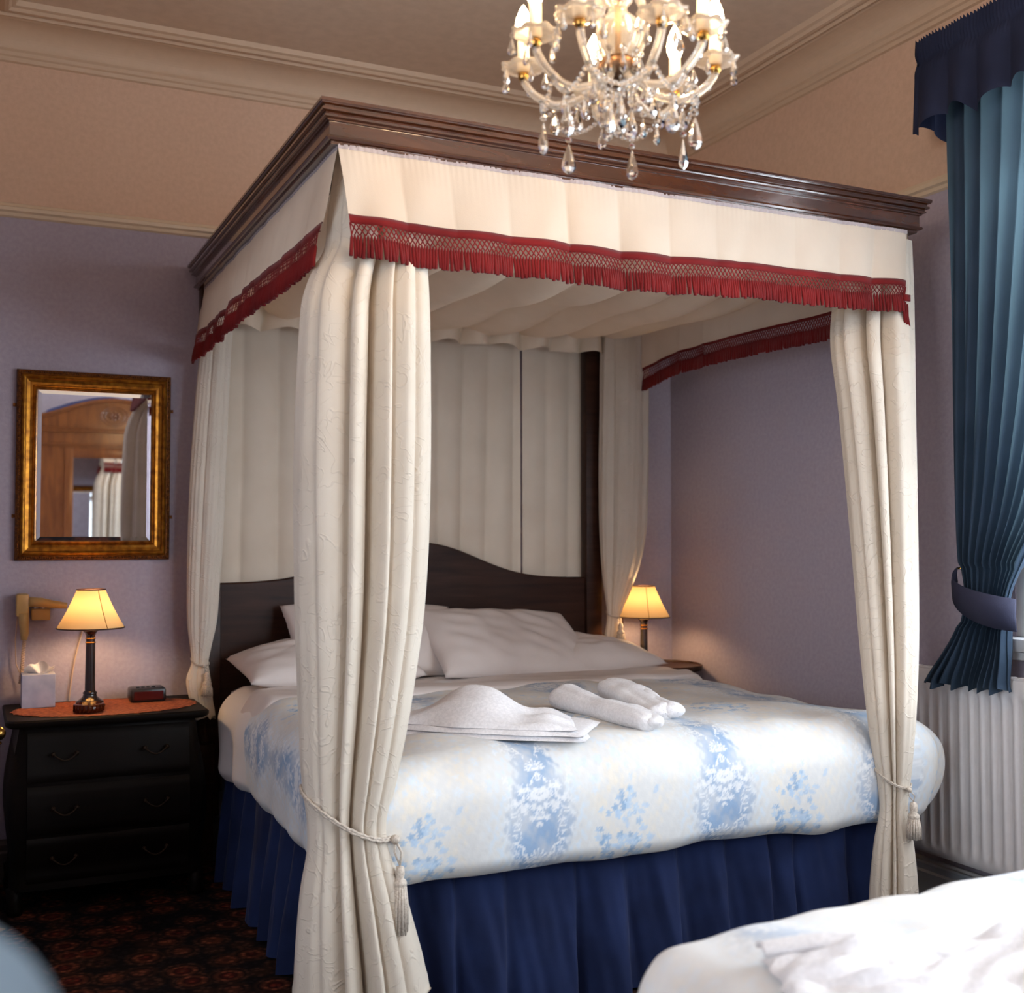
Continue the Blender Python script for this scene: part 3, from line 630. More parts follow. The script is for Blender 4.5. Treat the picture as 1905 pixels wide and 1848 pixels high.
FR = [(570, 1120, 1200), (640, 1116, 1206), (780, 1114, 1207), (900, 1113, 1206), (1000, 1115, 1201), (1060, 1119, 1188), (1110, 1125, 1168), (1140, 1129, 1157), (1160, 1128, 1157), (1190, 1123, 1160), (1250, 1120, 1162), (1500, 1118, 1164)]
o4, c4 = drape('bed_curtain', 'cream bed curtain at the far right post next to the corner lamp', FR, 4.82, 7, 43, M['cream'], 'bed curtains', amp=.2, nz=90, ncirc=180, ry=.55)

def tieback(label, cc, zl, zr, slack, tassel_at, tl, r=.0065, grp='cord tie-backs'):
    zz, CX, CY, RX, lat, dep = cc
    t = thing('cord_tieback', label, 'tie-back', (float(np.interp(zl, zz[::-1], CX[::-1])), float(np.interp(zl, zz[::-1], CY[::-1])), zr), grp)
    def loop(off, k):
        pts = []
        for q in np.linspace(0, 2*PI, 90):
            z = (zl+zr)/2+(zr-zl)/2*math.cos(q)-(.0 if math.sin(q) > 0 else slack*abs(math.sin(q)))+off
            cx_, cy_, rx_ = (float(np.interp(z, zz[::-1], A[::-1])) for A in (CX, CY, RX))
            R_ = rx_*1.03+r*.4; x = R_*math.cos(q); y = R_*.74*math.sin(q)
            pts.append((cx_+lat[0]*x+dep[0]*y, cy_+lat[1]*x+dep[1]*y, z+.0015*math.sin(q*60+k)))
        return pts
    g = G(); g.tube(loop(0, 0), r*.62, 8, cap=False); g.tube(loop(r*.9, 3), r*.62, 8, cap=False); g.done('cord', M['rope'], t)
    q = tassel_at; z = (zl+zr)/2+(zr-zl)/2*math.cos(q)-slack*abs(math.sin(q)); cx_, cy_, rx_ = (float(np.interp(z, zz[::-1], A[::-1])) for A in (CX, CY, RX))
    R_ = rx_*1.06+.012; p0 = np.array([cx_+lat[0]*R_*math.cos(q)+dep[0]*R_*.8*math.sin(q), cy_+lat[1]*R_*math.cos(q)+dep[1]*R_*.8*math.sin(q), z])
    g = G(); g.ball(p0, r*2.0, 12, 8); g.done('knot', M['rope'], t)
    g = G(); dr = tl*.34; pt = p0+np.array([.012*lat[0]-dep[0]*.01, .012*lat[1]-dep[1]*.01, -dr])
    g.tube([p0, p0*.5+pt*.5+np.array([lat[0], lat[1], 0])*.010, pt], r*.45, 6); g.tube([p0, p0*.5+pt*.5-np.array([lat[0], lat[1], 0])*.008, pt], r*.45, 6)
    g.done('hanging_cord', M['rope'], t)
    g = G(); hs = tl*.66; g.lathe([(.001, 0), (.010, -.004), (.013, -.02), (.010, -.034), (.017, -.04), (.019, -.047), (.016, -.054)], pt, 16)
    k = 16; rs = np.random.default_rng(3)
    for i in range(k):
        a = i*2*PI/k; x, y = math.cos(a), math.sin(a); L_ = hs*(1+.03*rs.uniform(-1, 1))
        g.tube([pt+np.array([x*.013, y*.013, -.05]), pt+np.array([x*.019, y*.019, -.05-L_*.4]), pt+np.array([x*.020, y*.020, -.05-L_])], .0042, 5)
    g.done('tassel', M['rope'], t)
    return t
tieback('twisted silver cord with long tassel round the near left bed curtain', c1, .70, .575, .03, -.32, .19)
tieback('twisted cord tie round the near right bed curtain', c2, .62, .565, .02, -.75, .10, .0042)
tieback('thin cord tie round the far left bed curtain', c3, .86, .84, .015, -1.2, .07, .003)
tieback('thin cord tie round the far right bed curtain', c4, 1.0, .985, .015, -1.2, .07, .003)

# flat gathered hangings (sheets of cloth with folds)
def hanging(P0, P1, z0, z1, out, period, amp, seed, nz=30, topflat=.25, hemvar=.0, res=.008, flare=0., sag=None):
    P0 = np.array(P0, float); P1 = np.array(P1, float); Ltot = np.linalg.norm(P1-P0); d = (P1-P0)/Ltot; o = np.array(out, float)
    s = np.linspace(0, Ltot, max(12, int(Ltot/res))); rows = []
    ph = s/period*2*PI+1.3*snoise(s*4, seed); f = np.abs(np.sin(ph/2))**.7*2-1
    f2 = snoise(s*6, seed+9)
    for i, k in enumerate(np.linspace(0, 1, nz)):
        z = z1+(z0-z1)*k; zr = np.full_like(s, z)
        if sag is not None: zr = zr-k*sag(s/Ltot)
        if k == 1: zr = zr+hemvar*f
        a = amp*(topflat+(1-topflat)*min(1, k*2.5))
        sh = .02*np.sin(k*3+seed)
        ff = np.abs(np.sin((ph+k*1.2*snoise(s*3, seed+4))/2))**.7*2-1
        off = a*ff+flare*k+amp*.5*f2*k
        q = P0[None]+d[None]*s[:, None]+o[None]*off[:, None]
        rows.append(np.stack([q[:, 0], q[:, 1], zr], 1))
    return np.array(rows)
bc1 = G(); bc1.grid(hanging((.90, 4.978), (2.362, 4.978), 1.02, 2.37, (0, -1), .145, .014, 5)); tag(bc1.done('headboard_curtain', M['lining']), 'wide cream cloth hanging behind the headboard inside the bed canopy', 'curtain', 'cloth behind the headboard')
bc2 = G(); bc2.grid(hanging((2.378, 4.982), (2.72, 4.982), 1.02, 2.37, (0, -1), .13, .008, 15)); tag(bc2.done('headboard_curtain', M['lining']), 'narrow cream cloth strip hanging beside the dark stile, right of the slit', 'curtain', 'cloth behind the headboard')
iv = G(); iv.grid(hanging((.96, 4.84), (2.83, 4.84), 2.250, 2.40, (0, -1), .15, .045, 21, nz=14, topflat=.7, sag=lambda q: .018*np.sin(q*24)**2)); tag(iv.done('inner_frill', M['lining']), 'short gathered cream frill inside the canopy above the headboard cloth', 'frill')
# canopy ceiling cloth
def tester():
    xs = np.linspace(.92, 2.86, 150); ys = np.linspace(3.0, 4.86, 120); X, Y = np.meshgrid(xs, ys)
    ph = X*2*PI/.23+1.1*noise2(X, Y, 61, 2.2)+(Y-3)*1.3
    z = 2.375-.055*np.abs(np.sin(ph/2))**.8-.030*np.sin((Y-3)/1.86*PI)-.015*noise2(X, Y, 62, 5)-.03*np.sin(np.clip((X-.92)/1.94, 0, 1)*PI)
    g = G(); g.grid(np.stack([X, Y, z], -1)); return tag(g.done('canopy_lining', M['lining']), 'gathered cream cloth ceiling stretched under the four-poster canopy', 'canopy cloth')
tester()

# pelmets with claret fringe
def pelmet(label, P0, P1, out, ztop, zf, zb, seed, flare, droop=None, amp=.007, period=.11, trim=(0, 0)):
    t = thing('pelmet', label, 'pelmet', ((P0[0]+P1[0])/2, (P0[1]+P1[1])/2, zb), 'canopy pelmets')
    P0 = np.array(P0, float); P1 = np.array(P1, float); Ltot = np.linalg.norm(P1-P0); d = (P1-P0)/Ltot; o = np.array(out, float)
    dr = droop or (lambda q: 0*q)
    def surf(s, k, z, extra=0.):
        ph = s/period*2*PI+1.5*snoise(s*4, seed); f = np.abs(np.sin(ph/2))**.8*2-1
        fine = np.sin(s/.018*2*PI+2*snoise(s*9, seed+1))*.0014*np.exp(-k*10)
        off = amp*(.3+.7*k)*f*(.6+.6*snoise(s*3, seed+2))+amp*.8*k*np.sin(s*31+k*5+snoise(s*5, seed+6)*3)*np.clip(.5+.5*snoise(s*2, seed+7), 0, 1)+flare*k+fine+extra
        sx = s+trim[0]*k*(1-s/Ltot)**3-trim[1]*k*(s/Ltot)**3
        q = P0[None]+d[None]*sx[:, None]+o[None]*off[:, None]; return np.stack([q[:, 0], q[:, 1], np.broadcast_to(z, s.shape)-dr(s/Ltot)*k], 1)
    s = np.linspace(0, Ltot, int(Ltot/.005)); zspan = ztop-zb
    rows = [surf(s, (ztop-z)/zspan, z) for z in np.linspace(ztop, zf-.012, 24)]
    g = G(); g.grid(np.array(rows)); cl = g.done('pelmet_cloth', M['cream_plain'], t)
    g = G(); g.grid(np.array([surf(s, 0, z, .0025+.0012*np.sin(s/.011*2*PI)) for z in (ztop, ztop-.006, ztop-.012)])); g.done('header_strip', M['header_grey'], t)  # gathered header strip, its grey painting in a reflection
    # braid band
    e = .004; zb1 = zf-.024
    g = G()
    g.grid(np.array([surf(s, (ztop-z)/zspan, z, x) for z, x in ((zf-.002, 0), (zf, e), (zb1, e), (zb1, 0))])); g.done('braid_band', M['red'], t)
    # lattice strands
    zl = zb1-.034; g = G(); pitch = .0150; wd = .0019; k1 = (ztop-zb1)/zspan; k2 = (ztop-zl)/zspan
    for dirn in (1, -1):
        st = np.arange(0, Ltot, pitch)
        a = np.clip(st, 0, Ltot); b = np.clip(st+dirn*.0225, 0, Ltot)
        A = surf(a, k1, np.full_like(a, zb1), e); B = surf(b, k2, np.full_like(b, zl), e)
        for p_, q_ in zip(A, B):
            dd = np.array([d[0], d[1], 0])*wd; oo = np.array([o[0], o[1], 0])*.0018*(1 if dirn > 0 else .4)
            g.add([p_-dd+oo, p_+dd+oo, q_+dd+oo, q_-dd+oo, p_-dd, p_+dd, q_+dd, q_-dd], [(0, 1, 2, 3), (7, 6, 5, 4), (0, 3, 7, 4), (1, 5, 6, 2)])
    o_ = g.done('lattice', M['red'], t, smooth=False); o_['kind'] = 'stuff'
    # tassel fringe: bunches of thread
    g = G(); rr = np.random.default_rng(seed); st = np.arange(0, Ltot, .0086)
    ktop = (ztop-zl)/zspan
    T_ = surf(st, ktop, np.full_like(st, zl+.002), e)
    for i, p_ in enumerate(T_):
        L_ = (zl-zb)*(1+.06*rr.uniform(-1, 1)); tilt = rr.uniform(-.003, .003); nn = 5; fl = np.array([o[0], o[1], 0])*flare*.12
        g.tube([p_, p_+np.array([0, 0, -L_*.16]), p_+np.array([d[0]*tilt, d[1]*tilt, -L_*.6])+fl, p_+np.array([d[0]*tilt*2, d[1]*tilt*2, -L_])+fl*1.4], [.0016, .0044, .0054, .0054], nn)
    o_ = g.done('fringe', M['red'], t); o_['kind'] = 'stuff'
    return t
pelmet('front cream pelmet with deep claret fringe hanging across the foot of the canopy', (.862, 2.945), (2.872, 2.968), (0, -1), 2.403, 2.208, 2.088, 3, .03, droop=lambda q: -.010+.012*np.sin(q*5)+.004*np.sin(q*17), amp=.015, period=.17, trim=(.042, .055))
pelmet('left side cream pelmet with claret fringe receding towards the mirror wall', (.865, 4.93), (.865, 2.955), (-1, 0), 2.403, 2.208, 2.085, 5, .045, droop=lambda q: .008*np.sin(q*9), amp=.009, period=.22, trim=(0, .075))
pelmet('right side cream pelmet seen from inside the canopy, fringe against the lilac wall', (2.885, 2.98), (2.885, 4.72), (1, 0), 2.403, 2.215, 2.10, 7, .0, droop=lambda q: .006*np.sin(q*8)+.6*np.clip(q-.80, 0, 1)**1.5, amp=.007, period=.2)
# loose fringe ends at the corners
def fringe_end(P, out, n, label):
    g = G(); rr = np.random.default_rng(2)
    for i in range(n):
        p_ = np.array(P)+np.array([out[0]*i*.009, out[1]*i*.009, -.006*i]); g.tube([p_, p_+np.array([0, 0, -.04]), p_+np.array([.006, 0, -.075])], [.003, .0045, .005], 5)
    g.box(np.array(P)+np.array([-.003, -.003, -.002]), np.array(P)+np.array([out[0]*n*.009+.003, out[1]*n*.009+.003, .02]))
    tag(g.done('fringe_end', M['red'], None), label, 'fringe')
fringe_end((2.806, 2.922, 2.150), (.9, .0), 3, 'loose claret fringe end dangling at the right corner of the front pelmet')

# ------------------------------------------------------------------ bedside chest (left)
def chest():
    x0, x1, yf, yb, zt = .115, .832, 4.505, 4.985, .70
    t = thing('bedside_chest', 'dark bombe chest of three drawers left of the bed under the mirror', 'chest', ((x0+x1)/2, (yf+yb)/2, 0))
    zs = np.linspace(.0, .665, 50)
    sw = lambda z: .024*np.sin((z-.16)/.5*PI*1.25)*(z > .16)+np.where(z < .2, .028*(1-z/.2)**2, 0)
    def ring(z):
        s = float(sw(np.array(z))); f = s*1.0
        return [(x0+.03-s, yb-.005), (x0+.03-s, yf+.05-f*.6), (x0+.06-s, yf+.025-f), ((x0+x1)/2, yf+.02-f*1.2), (x1-.06+s, yf+.025-f), (x1-.03+s, yf+.05-f*.6), (x1-.03+s, yb-.005)]
    P = np.array([[(x, y, z) for x, y in ring(z)] for z in np.linspace(.09, .672, 40)])
    g = G(); g.grid(P, flip=True); g.grid(P[:, [0, 6]], flip=False); auto(g.done('carcass', M['chest_wood'], t), 50)
    # drawers follow the swell
    for za, zb in ((.475, .655), (.29, .462), (.115, .278)):
        rows = []
        for z in np.linspace(za, zb, 12):
            s = float(sw(np.array(z))); e = .010 if za+.004 < z < zb-.004 else .002
            xs = np.linspace(x0+.075, x1-.075, 24); c = (x0+x1)/2
            y = yf+.0225-s*1.15-e+.003*((xs-c)/.28)**2
            rows.append(np.stack([xs, y, np.full_like(xs, z)], 1))
        rows = np.array(rows); back = rows.copy(); back[:, :, 1] += .02
        g = G(); g.grid(rows, flip=False); g.grid(np.array([rows[0], back[0]])); g.grid(np.array([back[-1], rows[-1]])); g.grid(np.stack([back[:, 0], rows[:, 0]], 0)); g.grid(np.stack([rows[:, -1], back[:, -1]], 0))
        dr = auto(g.done('drawer', M['chest_wood'], t), 40)
        for xh in (x0+.2, x1-.2):
            zc = (za+zb)/2+.01; s = float(sw(np.array(zc))); yy = yf+.012-s*1.15-.012
            g = G(); g.tube([(xh-.04+.08*q, yy-.012-.010*math.sin(q*PI), zc-.022*math.sin(q*PI)) for q in np.linspace(0, 1, 12)], .003, 6)
            for q in (-.04, .04): g.ball((xh+q, yy-.006, zc), .009, 8, 6)
            g.done('handle', M['brass_dark'], dr)
    g = G(); n = 60; ov = []
    def topring(z, ins):
        a, b, c_, d_ = x0+ins, x1-ins, yf+ins, yb
        return [(a, d_, z), (a, c_+.03, z), (a+.012, c_+.010, z), (a+.035, c_, z), ((a+b)/2, c_-.008, z), (b-.035, c_, z), (b-.012, c_+.010, z), (b, c_+.03, z), (b, d_, z)]
    R = np.array([topring(zt-.03, .014), topring(zt-.024, .004), topring(zt-.016, 0), topring(zt-.006, .0), topring(zt, .006)]); g.grid(R, flip=True)
    b = g.n; g.add(np.array(topring(zt, .006)), [tuple(range(9))[::-1]]); g.add(np.array(topring(zt-.03, .014)), [tuple(range(9))])
    auto(g.done('chest_top', M['chest_wood'], t), 40)
    for x, y in ((x0+.04, yf+.06), (x1-.04, yf+.06), (x0+.04, yb-.05), (x1-.04, yb-.05)):
        g = G(); g.lathe([(.001, 0), (.026, 0), (.032, .02), (.026, .05), (.03, .095), (.001, .1)], (x, y, 0), 12); g.done('foot', M['chest_wood'], t)
M['brass_dark'] = mat_plain('tarnished_brass', S(44, 28, 14), .5, metal=.6)
chest()
# oval lace runner
def doily():
    c = (.478, 4.735); a, b = .338, .215; rows = []
    for r in np.linspace(0.02, 1, 26):
        n = 96; th = np.arange(n)*2*PI/n
        sc_ = r*(1+(.018*np.cos(24*th) if r > .93 else 0))
        z = .7012+.0022*(np.sin(th*24)**2)*(r > .5)+(.0035 if .93 < r < .985 else 0)
        rows.append(np.stack([c[0]+a*sc_*np.cos(th)*1., c[1]+b*sc_*np.sin(th), np.full(n, 0.)+z], 1))
    g = G(); g.grid(np.array(rows), wrap=True); m = mat_noise('rust_lace', S(112, 48, 26), S(160, 86, 48), 60, .8, .6, 140, dist=.003)
    tag(g.done('lace_runner', m), 'oval rust red lace runner covering the chest top', 'runner')
doily()
# lamps
def lamp(label, x, y, z0, seam_ang, cs=1.):
    base_z = z0; drop_ = .245*(1-cs)
    t = thing('table_lamp', label, 'lamp', (x, y, z0))
    g = G(); g.lathe([(.001, 0), (.056, 0), (.058, .008), (.050, .014), (.052, .022), (.038, .032), (.028, .040), (.024, .050), (.027, .056), (.0215, .062)], (x, y, z0), 32); g.done('lamp_base', M['lamp_body'], t); z0 = z0-drop_
    g = G(); g.lathe([(.0195, .060+drop_), (.0185, .16), (.0175, .245)], (x, y, z0), 24); g.done('lamp_column', M['lamp_body'], t)
    for zz in (.248, .264): g = G(); g.lathe([(.016, zz-.003), (.0195, zz-.002), (.0195, zz+.002), (.016, zz+.003)], (x, y, z0), 24); g.done('brass_ring', M['brass'], t)
    g = G(); g.lathe([(.017, .245), (.0175, .265), (.017, .275), (.022, .286), (.028, .292), (.028, .296), (.001, .297)], (x, y, z0), 24); g.done('lamp_cap', M['lamp_body'], t)
    g = G(); g.lathe([(.012, .296), (.012, .335), (.001, .336)], (x, y, z0), 12); g.done('bulb_holder', M['brass'], t)
    g = G(); g.lathe([(.001, .334), (.013, .337), (.024, .355), (.027, .375), (.022, .395), (.010, .408), (.001, .411)], (x, y, z0), 12); g.done('bulb', M['lbulb'], t)
    zb, ztp, rb, rt = .305, .452, .124, .052
    n = 64; g = G(); P = []
    for k in np.linspace(0, 1, 8):
        r = rb+(rt-rb)*k-.004*math.sin(k*PI); P.append([(x+r*math.cos(q), y+r*math.sin(q), z0+zb+(ztp-zb)*k) for q in np.arange(n)*2*PI/n])
    g.grid(np.array(P), wrap=True); sh = g.done('lamp_shade', M['shade'], t)
    for zz, r in ((zb, rb), (ztp, rt)):
        g = G(); g.tube([(x+r*math.cos(q), y+r*math.sin(q), z0+zz) for q in np.linspace(0, 2*PI, 65)], .0028, 8, cap=False); g.done('shade_trim', M['trim_dark'], sh)
    g = G(); P = [(x+(rb+(rt-rb)*k-.004*math.sin(k*PI)+.001)*math.cos(seam_ang), y+(rb+(rt-rb)*k-.004*math.sin(k*PI)+.001)*math.sin(seam_ang), z0+zb+(ztp-zb)*k) for k in np.linspace(0, 1, 8)]
    g.tube(P, .0016, 5); g.done('shade_seam', M['seam'], sh)
    g = G(); g.tube([(x, y, z0+.42), (x, y, z0+.45)], .002, 6)
    for q in (0, 2*PI/3, 4*PI/3): g.tube([(x, y, z0+.448), (x+rt*math.cos(q), y+rt*math.sin(q), z0+.451)], .0016, 5)
    g.done('shade_carrier', M['brass'], t)
M['trim_dark'] = mat_plain('dark_binding', S(70, 40, 30), .6)
M['seam'] = mat_plain('shade_seam_tape', S(176, 130, 70), .8)
lamp('dark column table lamp with lit cream shade on the lace-covered chest', .418, 4.745, .7045, -PI/2+.42)
lamp('dark column table lamp with lit cream shade at the far right side of the bed', 2.925, 4.775, .743, -PI/2-.35, .71)
# right bedside table (pie-crust edge)
def side_table():
    x, y, r, zt = 3.02, 4.76, .185, .742
    t = thing('side_table', 'small dark tripod table with scalloped edge in the corner right of the bed', 'table', (x, y, 0))
    n = 96; th = np.arange(n)*2*PI/n; sc_ = 1+.035*np.abs(np.cos(4*th))
    P = [np.stack([x+r*k*sc_*np.cos(th), y+r*k*sc_*np.sin(th), np.full(n, zz)], 1) for k, zz in ((.01, zt-.02), (.95, zt-.02), (1, zt-.010), (1, zt+.006), (.97, zt+.008), (.94, zt), (.01, zt))]
    g = G(); g.grid(np.array(P), wrap=True); auto(g.done('tabletop', M['dark_wood'], t), 40)
    g = G(); g.lathe([(.045, zt-.02), (.03, zt-.05), (.018, zt-.1), (.022, .45), (.034, .36), (.022, .30), (.026, .2), (.001, .18)], (x, y, 0), 20); g.done('column', M['dark_wood'], t)
    for q in (.5, .5+2*PI/3, .5+4*PI/3):
        g = G(); g.tube([(x+math.cos(q)*a, y+math.sin(q)*a, z) for a, z in ((.015, .24), (.06, .2), (.10, .09), (.15, .03), (.17, .012))], [.016, .014, .011, .011, .009], 8); g.done('leg', M['dark_wood'], t)
side_table()
# chest-top objects
def tissue_box():
    a = onZ(38, 1317, .702); t = thing('tissue_box', 'square grey-blue tissue box with a tissue sticking out, left on the chest', 'tissue box', (.24, 4.88, .703))
    g = G(); g.box((.178, 4.815, .703), (.298, 4.93, .830), .002); bx = g.done('carton', M['cardboard'], t, smooth=False)
    n = 20; rows = []
    for k in np.linspace(0, 1, 10):
        s = np.linspace(-1, 1, n); wdt = .012+.045*k**.7; rows.append(np.stack([.243+s*wdt, 4.872+.012*np.sin(s*5+k*2)*(.3+k), .829+.045*k-.022*k*np.abs(s)**1.3+.006*np.sin(s*7)*k], 1))
    g = G(); g.grid(np.array(rows)); rows2 = np.array(rows); rows2[:, :, 1] += .012; rows2[:, :, 2] -= .008; g.grid(rows2); g.done('tissue', M['tissue'], t)
    g = G(); th = np.linspace(0, 2*PI, 33); g.tube([(.238+.03*math.cos(q), 4.872+.018*math.sin(q), .8305) for q in th], .0012, 5, cap=False); g.done('opening_rim', M['cardboard'], t)
tissue_box()
def clock():
    t = thing('alarm_clock', 'low black digital alarm clock radio with a red window on the chest', 'clock', (.64, 4.86, .703))
    g = G(); g.box((.575, 4.80, .703), (.712, 4.91, .757), .010); auto(g.done('clock_case', M['black'], t))
    g = G(); g.box((.588, 4.796, .712), (.700, 4.802, .746), .002); g.done('display_window', M['red_led'], t, smooth=False)
    for x in (.60, .62, .64, .66): g = G(); g.box((x, 4.835, .757), (x+.013, 4.85, .761), .001); g.done('button', M['black'], t, smooth=False)
clock()
def dish():
    x, y = .405, 4.63; n = 16
    t = thing('amber_dish', 'small round amber glass dish in front of the lamp on the chest', 'dish', (x, y, .7035))
    g = G(); g.lathe([(.001, 0), (.050, 0), (.054, .010), (.054, .030), (.047, .032), (.045, .010), (.001, .008)], (x, y, .7035), 28); g.done('dish_bowl', M['amber'], t)
    g = G()
    for i in range(22): q = i*2*PI/22; g.box((x+.0535*math.cos(q)-.0025, y+.0535*math.sin(q)-.0025, .7065), (x+.0535*math.cos(q)+.0025, y+.0535*math.sin(q)+.0025, .7320))
    g.done('fluting', M['amber'], t, smooth=False)
dish()
# wall hair dryer
def dryer():
    t = thing('hair_dryer', 'yellowed cream hair dryer in its holder on the wall left of the lamp', 'hair dryer', (.19, 4.99, 1.0))
    g = G(); g.box((.158, 4.93, 1.045), (.205, 5.005, 1.135), .008); auto(g.done('holder', M['dryer'], t))
    g = G(); g.box((.215, 4.965, 1.028), (.285, 5.005, 1.075), .005); auto(g.done('wall_plate', M['dryer'], t))
    for x in (.232, .256): g = G(); g.lathe([(.001, 0), (.007, 0), (.007, .006), (.001, .008)], (x, 4.965, 1.075), 10); g.done('switch', M['white_paint'], t)
    g = G(); g.tube([(.205, 4.945, 1.104), (.25, 4.945, 1.10), (.29, 4.945, 1.092), (.345, 4.945, 1.085)], [.019, .019, .016, .012], 16); g.done('barrel', M['dryer'], t)
    g = G(); g.tube([(.185, 4.94, 1.06), (.187, 4.94, 1.02), (.190, 4.94, .98), (.188, 4.94, .955)], [.020, .019, .016, .012], 14); g.done('dryer_handle', M['dryer'], t)
    pts = []
    for i in range(260): q = i/259; a = q*2*PI*26; pts.append((.190-.012*q+.006*math.cos(a), 4.94+.006*math.sin(a), .955-.17*q))
    g = G(); g.tube(pts, .0022, 5); g.done('coiled_cord', M['cord'], t)
    g = G(); g.tube([(.166, 4.99, 1.05), (.158, 4.985, .95), (.162, 4.985, .86), (.185, 4.98, .80), (.20, 4.97, .79)], .0025, 6); g.done('power_cord', M['cord'], t)
dryer()
g = G(); g.tube([(.412, 5.0, .99), (.396, 4.998, .93), (.382, 4.998, .87), (.371, 4.998, .80), (.362, 4.996, .72), (.36, 4.995, .68)], .0035, 8); tag(g.done('lamp_flex', M['cord']), 'pale electric flex hanging down the wall behind the chest lamp', 'cable')
# brass finial at the very left edge
def finial():
    P = onY(-4, 1365, 4.42); x, y, z = P[0], P[1], P[2]
    t = thing('brass_post', 'shiny brass ball on a post cut off by the left picture edge', 'post', (x-.004, y, 0))
    g = G(); g.ball((x, y, z), .026, 20, 14); g.done('ball', M['brass'], t)
    g = G(); g.lathe([(.05, 0), (.05, .012), (.02, .02), (.012, .03), (.012, z-.04), (.018, z-.034), (.010, z-.024)], (x-.004, y, 0), 16); g.done('stem', M['brass'], t)
finial()

# ------------------------------------------------------------------ gilt mirror
def mirror():
    x0, x1, z0, z1 = .150, .7455, 1.266, 2.030; yb = 5.003
    t = thing('wall_mirror', 'rectangular mirror in a wide gilt frame on the back wall above the chest', 'mirror', ((x0+x1)/2, yb, z0))
    def fr(prof, name, mat, par):
        cs = [(x0, z0, 1, 1), (x1, z0, -1, 1), (x1, z1, -1, -1), (x0, z1, 1, -1)]; obs = []
        rows = [[[cx_+sx*o, yb-d_, cz_+sz_*o] for o, d_ in prof] for cx_, cz_, sx, sz_ in cs+[cs[0]]]
        g = G(); g.grid(np.array(rows)); return g.done(name, mat, par, smooth=False)
    fr([(0, 0), (0, .014), (.004, .020), (.018, .024)], 'outer_edge', M['gold_dark'], t)
    o = fr([(.018, .024), (.022, .030), (.028, .033), (.034, .030), (.037, .022), (.050, .017), (.060, .018), (.064, .022), (.068, .018), (.073, .021), (.078, .012), (.080, .010)], 'gilt_moulding', M['gold'], t)
    g = G()
    for a, b, fx in ((x0+.010, x1-.010, True), (z0+.010, z1-.010, False)):
        for s in np.arange(a, b, .0085):
            for e in ((z0+.010, z1-.010) if fx else (x0+.010, x1-.010)):
                c_ = (s, yb-.022, e) if fx else (e, yb-.022, s); g.ball(c_, .0042, 6, 4)
    o_ = g.done('beading', M['gold_dark'], t); o_['kind'] = 'stuff'
    a = .080; bw = .018
    g = G(); g.box((x0+a+bw, yb-.012, z0+a-.010+bw+.0), (x1-a-bw, yb-.010, z1-a-bw)); g2 = g
    # plate with a bevelled rim
    X0, X1, Z0, Z1 = x0+.076, x1-.076, z0+.076, z1-.076; yi, yo = yb-.013, yb-.0105
    V = [(X0, yo, Z0), (X1, yo, Z0), (X1, yo, Z1), (X0, yo, Z1), (X0+bw, yi, Z0+bw), (X1-bw, yi, Z0+bw), (X1-bw, yi, Z1-bw), (X0+bw, yi, Z1-bw)]
    mesh('mirror_glass', V, [(4, 5, 6, 7), (0, 1, 5, 4), (1, 2, 6, 5), (2, 3, 7, 6), (3, 0, 4, 7)], M['mirror'], t, smooth=False)
    for x in (x0-.012, x1):
        for z in (z0+.17, z1-.15): g = G(); g.box((x, yb-.004, z), (x+.012, yb-.001, z+.014), .001); g.done('hanging_tab', M['gold_dark'], t, smooth=False)
mirror()

# ------------------------------------------------------------------ blue window curtain + valance
def window_curtain():
    t = thing('window_curtain', 'long blue curtain held back by a cloth band at the window', 'curtain', (3.1, 2.85, .85))
    zl = [3.05, 2.72, 2.2, 1.75, 1.45, 1.28, 1.16, 1.06, .95, .86, .845]
    yl = [3.03, 3.03, 3.02, 3.012, 3.0, 2.985, 2.965, 2.985, 3.04, 3.09, 3.095]
    yr = [2.05, 2.12, 2.30, 2.46, 2.60, 2.715, 2.775, 2.780, 2.770, 2.765, 2.762]
    zs = np.linspace(3.05, .845, 120); n = 300; s = np.linspace(0, 1, n); rows = []
    ph = s*2*PI*11+1.0*snoise(s*9, 3)
    for i, z in enumerate(zs):
        a = interp(z, zl, yl); b = interp(z, zl, yr); wd = a-b
        am = np.clip(.008+.028*(1-wd/1.0), .012, .035)
        if 1.05 < z < 1.26: am *= .55
        f = np.abs(np.sin((ph+.5*np.sin(z*2+s*5))/2))**.75*2-1
        y = a+(b-a)*s+.004*np.cos(ph)
        x = 3.115-am*f-.01*np.sin(s*7)-(.035*np.clip((1.06-z)/.2, 0, 1))
        if z < 1.0: x = x-.02*np.sin(s*9+1)*(1.0-z)/.15
        zz = np.full(n, z)
        if i == len(zs)-1: zz = zz+.012*np.sin(ph*.5)+.01*(s-.5)
        rows.append(np.stack([x, y, zz], 1))
    g = G(); g.grid(np.array(rows)); g.done('curtain_cloth', M['blue_curtain'], t)
    # band
    rows = []
    for q in np.linspace(0, 1, 40):
        th = PI*q; y = 2.865+.125*math.cos(th)*1.0; x = 3.10-.085*math.sin(th); zt = 1.255-.10*q+.012*math.sin(th*1.0)*0; hb = .052+.040*q
        rows.append([(x+.0, y, zt-.055*math.sin(th)*.3), (x-.004, y, zt-hb*.5-.02*q), (x, y, zt-hb-.045*math.sin(th*.9))])
    g = G(); g.grid(np.array(rows)); bnd = g.done('tie_band', M['blue_band'], t)
    sm = bnd.modifiers.new('thick', 'SOLIDIFY'); sm.thickness = .003
    g = G(); g.tube([(3.1, 2.99, 1.25), (3.2, 3.02, 1.255), (3.231, 3.025, 1.255)], .004, 6); g.ball((3.225, 3.025, 1.258), .010); g.done('wall_hook', M['brass'], t)
window_curtain()
